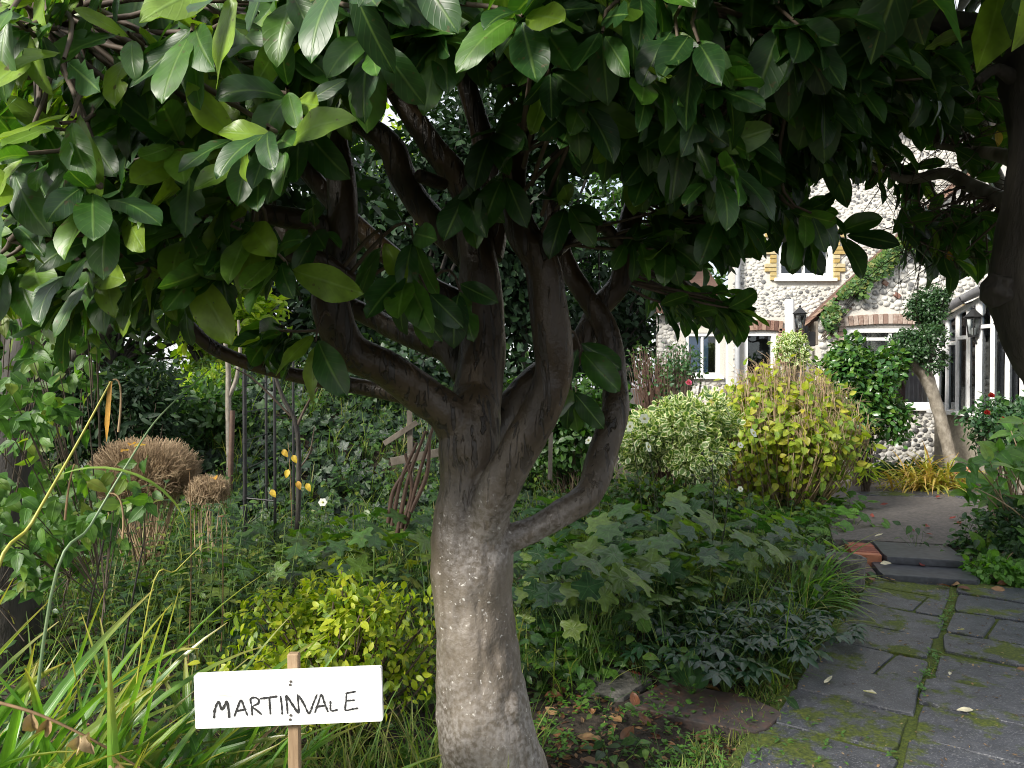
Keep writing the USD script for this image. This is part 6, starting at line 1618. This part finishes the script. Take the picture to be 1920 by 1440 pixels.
# tall tan dead stems left
for px, y0, y1, lb in ((415, 1165, 968, 'thin dead stem with a flat brown head left of the golden shrub'), (355, 1030, 880, 'thin dead stem below the bare clipped shrub')):
    t = thing('dead_stem', lb, 'stalk'); q_ = P(px, y1, 3.7)
    emit('stem', stems([q_[0] - .02, 3.7, 0], [q_[0] + .02, 3.7, q_[2] * .5], q_, .004, .0025, 8, 5), 'seed_dry', t)
    emit('head', tm(trimesh.creation.icosphere(1, .012).apply_scale((1.3, 1.3, .4)).apply_translation(q_), True), 'seed_dry', t)

# ---- right-hand border: hydrangea, rose
hy = thing('hydrangea_bush', 'large leaved hydrangea bush beside the steps on the right', 'shrub')
n = 58
pp = pts_in_poly([(1800, 870), (1870, 800), (1990, 780), (1990, 1060), (1850, 1070), (1790, 1040), (1815, 960)], n); dpt = rng.uniform(5.6, 6.8, n)
tp = np.array([P(a_, b_, c_) for (a_, b_), c_ in zip(pp, dpt)])
b, d, u = whorls(tp, nrm(np.stack([LN(-.35, .4, n), LN(-.6, .3, n), np.abs(LN(.55, .3, n))], 1)), 6, spread=1.25, droop=.3, back=.10, jitter=.25)
ll = np.clip(LN(.15, .025, len(b)), .08, .2)
LV9 = leaves(b, d, u + [0, 0, .4], ll, ll * .56, 'ovate', 8, 5, curl=LN(.5, .2, len(b)), fold=.25, wave=.02, rnd=rng.beta(1.8, 2, len(b)))
o = np.argsort(b[:, 1])
for i in o[:290]: emit('leaf', one(LV9, i), 'hydrangea_leaf', hy)
emit('foliage', flat(sub(LV9, o[290:])), 'hydrangea_leaf', hy, kind='stuff')
s0 = np.tile([4.55, 6.4, .05], (n, 1)) + LN(0, .16, (n, 3)) * [1, 1, 0]
emit('stems', stems(s0, (s0 + tp) / 2 + [0, 0, .15], tp, .008, .004, 6, 5), 'brown_twig', hy, kind='stuff')
bush('shade_shrub', 'small leaved dark shrub filling the corner right of the steps', P(1890, 1010, 6.2), (.42, .4, .38), 1900, .055, 'rose_leaf', 231, W=.55, prof='round', lumps=16, ground_z=.05)
bush('low_creeper', 'low green creeper at the right hand end of the lower step', P(1880, 1075, 5.7), (.34, .3, .14), 700, .06, 'round_leaf', 232, W=.7, lumps=12, ground_z=.0)
bush('red_rose_bush', 'rose bush with red blooms in front of the conservatory', P(1880, 800, 7.6), (.50, .4, .40), 2300, .055, 'rose_leaf', 233, W=.58, prof='ovate', lumps=22, lumpr=.34, ground_z=.1)
for px, py, lb, mt in ((1850, 774, 'red rose bloom highest in the rose bush', 'petal_red'), (1880, 787, 'orange red rose bloom at the right of the rose bush', 'petal_red'), (1907, 838, 'red rose bloom low at the right edge', 'petal_red'), (1858, 742, 'small faded red rose at the top of the rose bush', 'petal_red')):
    flower('rose_bloom', lb, P(px, py, 7.15), .036, mt, (-.2, -1, .4), 9, None, None)
flower('rose_bloom', 'pink rose bloom under the blue blind window', P(1291, 718, 8.1), .045, 'petal_pink', (0, -1, .3), 8)

# ---- terracotta pot, crocosmia, stone trough
pot = thing('plant_pot', 'terracotta flower pot at the foot of the leaning small tree', 'flower pot', (*P(1805, 908, 9.7)[:2], .112))
prof_ = np.array([(0, 0), (.10, 0), (.105, .01), (.14, .21), (.155, .212), (.158, .262), (.15, .268), (.138, .262), (.125, .20), (.09, .02), (0, .02)])
emit('pot', tm(trimesh.creation.revolve(prof_, sections=32), 30), 'terracotta', pot)
emit('compost', tm(trimesh.creation.cylinder(.128, .02, sections=24).apply_translation((0, 0, .225))), 'soil', pot)
cr = thing('crocosmia_clump', 'arching clump of yellow and rust coloured strap leaves left of the pot', 'plant')
n = 210; c0 = np.array([*P(1748, 905, 9.5)[:2], .1])
az = rng.uniform(0, 6.28, n); le = np.clip(np.abs(LN(.55, .35, n)), .05, 1.3)
d = nrm(np.stack([np.cos(az) * np.sin(le) - .25, np.sin(az) * np.sin(le) - .15, np.cos(le)], 1))
LVc = leaves(c0 + np.stack([.26 * LN(0, 1, n), .10 * LN(0, 1, n), 0 * az], 1), d, -d * [1, 1, 0] + [0, 0, .6], np.clip(LN(.58, .12, n), .3, .85), .024, 'strap', 9, 3, curl=np.clip(LN(1.5, .5, n), .4, 2.6), fold=.3, rnd=rng.random(n))
for i in range(n): emit('leaf', one(LVc, i), 'croc_leaf', cr)
st_ = thing('stone_lump', 'pale rounded stone beside the terracotta pot', 'stone')
s = trimesh.creation.icosphere(3); v = s.vertices * (1 + .25 * (meshkit.fbm(s.vertices * 1.7, 3, 4) - .5))[:, None] * [.11, .09, .09] + [*P(1778, 905, 9.6)[:2], .19]
emit('stone', tm(trimesh.Trimesh(v, s.faces, process=False), True), 'grey_wood', st_)
tg = thing('stone_trough', 'weathered round stone planter left of the steps', 'planter', (*gpt(1585, 1104), -.01))
prof_ = np.array([(0, 0), (.10, 0), (.125, .03), (.135, .14), (.13, .20), (.14, .23), (.135, .25), (.115, .25), (.10, .22), (.0, .21)])
rv = trimesh.creation.revolve(prof_, sections=40); rv = rv.subdivide(); v = np.array(rv.vertices); v *= 1 + (.14 * (meshkit.fbm(v * 14, 3, 6) - .5))[:, None] * [1, 1, .3]
emit('bowl', tm(trimesh.Trimesh(v, rv.faces, process=False), 50), 'stone', tg)
# weeds around house base
bush('low_plants', 'low green plants along the foot of the flint wall', P(1690, 885, 10.6), (.9, .3, .2), 900, .08, 'mid_leaf', 241, lumps=14, ground_z=.1)
bush('iris_shoots', 'upright pale iris shoots beside the glossy dark shrub', P(1625, 880, 9.3), (.16, .1, .14), 40, .2, 'lit_leaf', 242, W=.1, lumps=4, ground_z=.1)

# ------------------------------------------------------------------ fallen leaves, each its own thing
def fallen(px, py, L, mat, label, group=None, W=.5, z=None, on=None, prof='oval', catg='fallen leaf'):
    zz = on if on is not None else 0.0
    x, y = gpt(px, py, zz)
    if on is None:
        zz = float(height(x, y))
        x, y = gpt(px, py, zz)
    a_ = rng.random() * 6.28
    lv = leaves([(x, y, zz + .012)], [(math.cos(a_), math.sin(a_), .06)], [(LN(0, .25), LN(0, .25) - .25, 1)], L, L * W, prof, 7, 5, curl=LN(.1, .5), fold=rng.uniform(.1, .7), wave=.06, rnd=rng.random())
    emit('fallen_leaf', one(lv, 0), mat, None, label=label, cat=catg, group=group)


G1 = 'brown fallen leaves on the soil right of the trunk'
for px, py in ((1060, 1195), (1075, 1200), (1110, 1232), (1160, 1240), (1175, 1255), (1230, 1260), (1045, 1345), (1040, 1370), (1080, 1385), (1110, 1345), (1150, 1350), (1065, 1300), (1020, 1310), (1220, 1365), (1240, 1390), (1165, 1400), (1120, 1410), (1270, 1240), (1330, 1275), (1010, 1390), (1195, 1330), (1305, 1395), (1060, 1420), (1130, 1440), (1350, 1300), (1000, 1430), (1440, 1290), (1395, 1270)):
    fallen(px, py, rng.uniform(.07, .12), 'dead_leaf', 'brown curled fallen leaf on the soil right of the trunk', G1)
fallen(1205, 1280, .12, 'red_leaf', 'large plum red fallen leaf on the dark sunken stone')
fallen(1425, 1278, .13, 'gold_leaf', 'yellow green fallen leaf at the edge of the paving')
fallen(1448, 1300, .10, 'dead_leaf', 'rust brown fallen leaf beside the yellow green one')
fallen(1618, 1300, .075, 'pale_leaf', 'pale cream fallen leaf on the left column of paving', on=.014)
fallen(1825, 1336, .085, 'pale_leaf', 'pale cream fallen leaf on the right column of paving', on=.014, W=.28)
fallen(1798, 1183, .08, 'pale_leaf', 'white scrap of leaf on the mossy paving', on=.014)
fallen(1780, 1270, .05, 'pale_leaf', 'small white leaf on the right column of paving', on=.014, W=.3)
fallen(1545, 1285, .09, 'pale_leaf', 'long pale leaf at the left edge of the paving', on=.014, W=.25)
fallen(1905, 1258, .06, 'dead_leaf', 'dark fallen leaf at the right edge of the paving', on=.014)
fallen(1560, 1155, .09, 'dead_leaf', 'tan fallen leaf on the moss left of the paving')
G2 = 'dry fallen leaves at the foot of the steps'
for px, py in ((1640, 1093), (1682, 1092), (1760, 1100), (1795, 1105), (1800, 1098), (1870, 1098), (1885, 1110)):
    fallen(px, py, .09, 'dead_leaf', 'dry brown leaf at the foot of the steps', G2, on=.014)
G3 = 'small red fallen leaves on the steps and terrace'
L3_ = ['red leaf in the middle of the lower step', 'red leaf right of the middle of the lower step', 'red leaf towards the right end of the lower step', 'red leaf at the left edge of the terrace above the bricks', 'red leaf on the terrace just behind the upper step', 'red leaf on the terrace in line with the step centre', 'red leaf on the back edge of the upper step', 'red leaf far back on the terrace near the rusty strap leaves', 'red leaf on the right of the terrace by the hydrangea', 'red leaf closest to the hydrangea on the terrace', 'red leaf at the left of the terrace under the yellowing shrub']
for (px, py, zz), l3_ in zip(((1716, 1055, .058), (1727, 1063, .058), (1775, 1060, .058), (1636, 972, .115), (1700, 993, .115), (1735, 990, .115), (1735, 1003, .115), (1755, 935, .115), (1780, 975, .115), (1800, 980, .115), (1650, 948, .115)), L3_):
    fallen(px, py, .085, 'red_leaf', 'small ' + l3_, G3, on=zz)
fallen(1640, 1008, .085, 'pale_leaf', 'pale leaf on the red edging bricks', on=.122)
fallen(1650, 1060, .085, 'pale_leaf', 'pale leaf on the lower dark edging bricks', on=.06)
for px, py, lb in ((250, 833, 'yellow leaf on the left of the clipped brown dome'), (272, 835, 'yellow leaf on the crest of the clipped brown dome'), (240, 845, 'orange leaf on the front of the clipped brown dome'), (400, 896, 'orange leaf on the small brown dome')):
    q_ = P(px, py, 5.35)
    lv = leaves([q_], [(rng.random() - .5, -.4, .1)], [(0, -.5, 1)], .09, .05, 'ovate', 7, 5, curl=.6, fold=.4, wave=.08, rnd=rng.random())
    emit('fallen_leaf', one(lv, 0), 'yellow_leaf', None, label=lb, cat='fallen leaf')
hl = thing('hanging_leaf_stem', 'thin stem of hanging yellow leaves in front of the ivy bank', 'plant')
q0 = P(545, 1020, 5.9); q1 = P(540, 830, 5.9)
emit('stem', stems([q0[0], q0[1], 0.], (q0 + q1) / 2 + [.03, 0, 0], q1, .003, .002, 8, 4), 'seed_dry', hl)
for px, py in ((530, 843), (549, 853), (541, 880), (558, 902), (508, 918), (575, 906)):
    lv = leaves([P(px, py, 5.88)], [(LN(0, .5), -.2, -.9)], [(0, -1, .3)], .075, .045, 'ovate', 7, 5, curl=.4, fold=.3, wave=.06, rnd=rng.random())
    emit('leaf', one(lv, 0), 'yellow_leaf', hl)
lb_ = leaves([P(325 + 15, 500, 1.85)], [(-.1, -.2, -1)], [(.2, -1, .2)], .105, .045, 'laurel', 9, 5, curl=-.3, fold=.3, wave=.06, rnd=.2)
emit('leaf', one(lb_, 0), 'yellow_leaf', tree, label='pale yellowing leaf hanging from the left fringe')
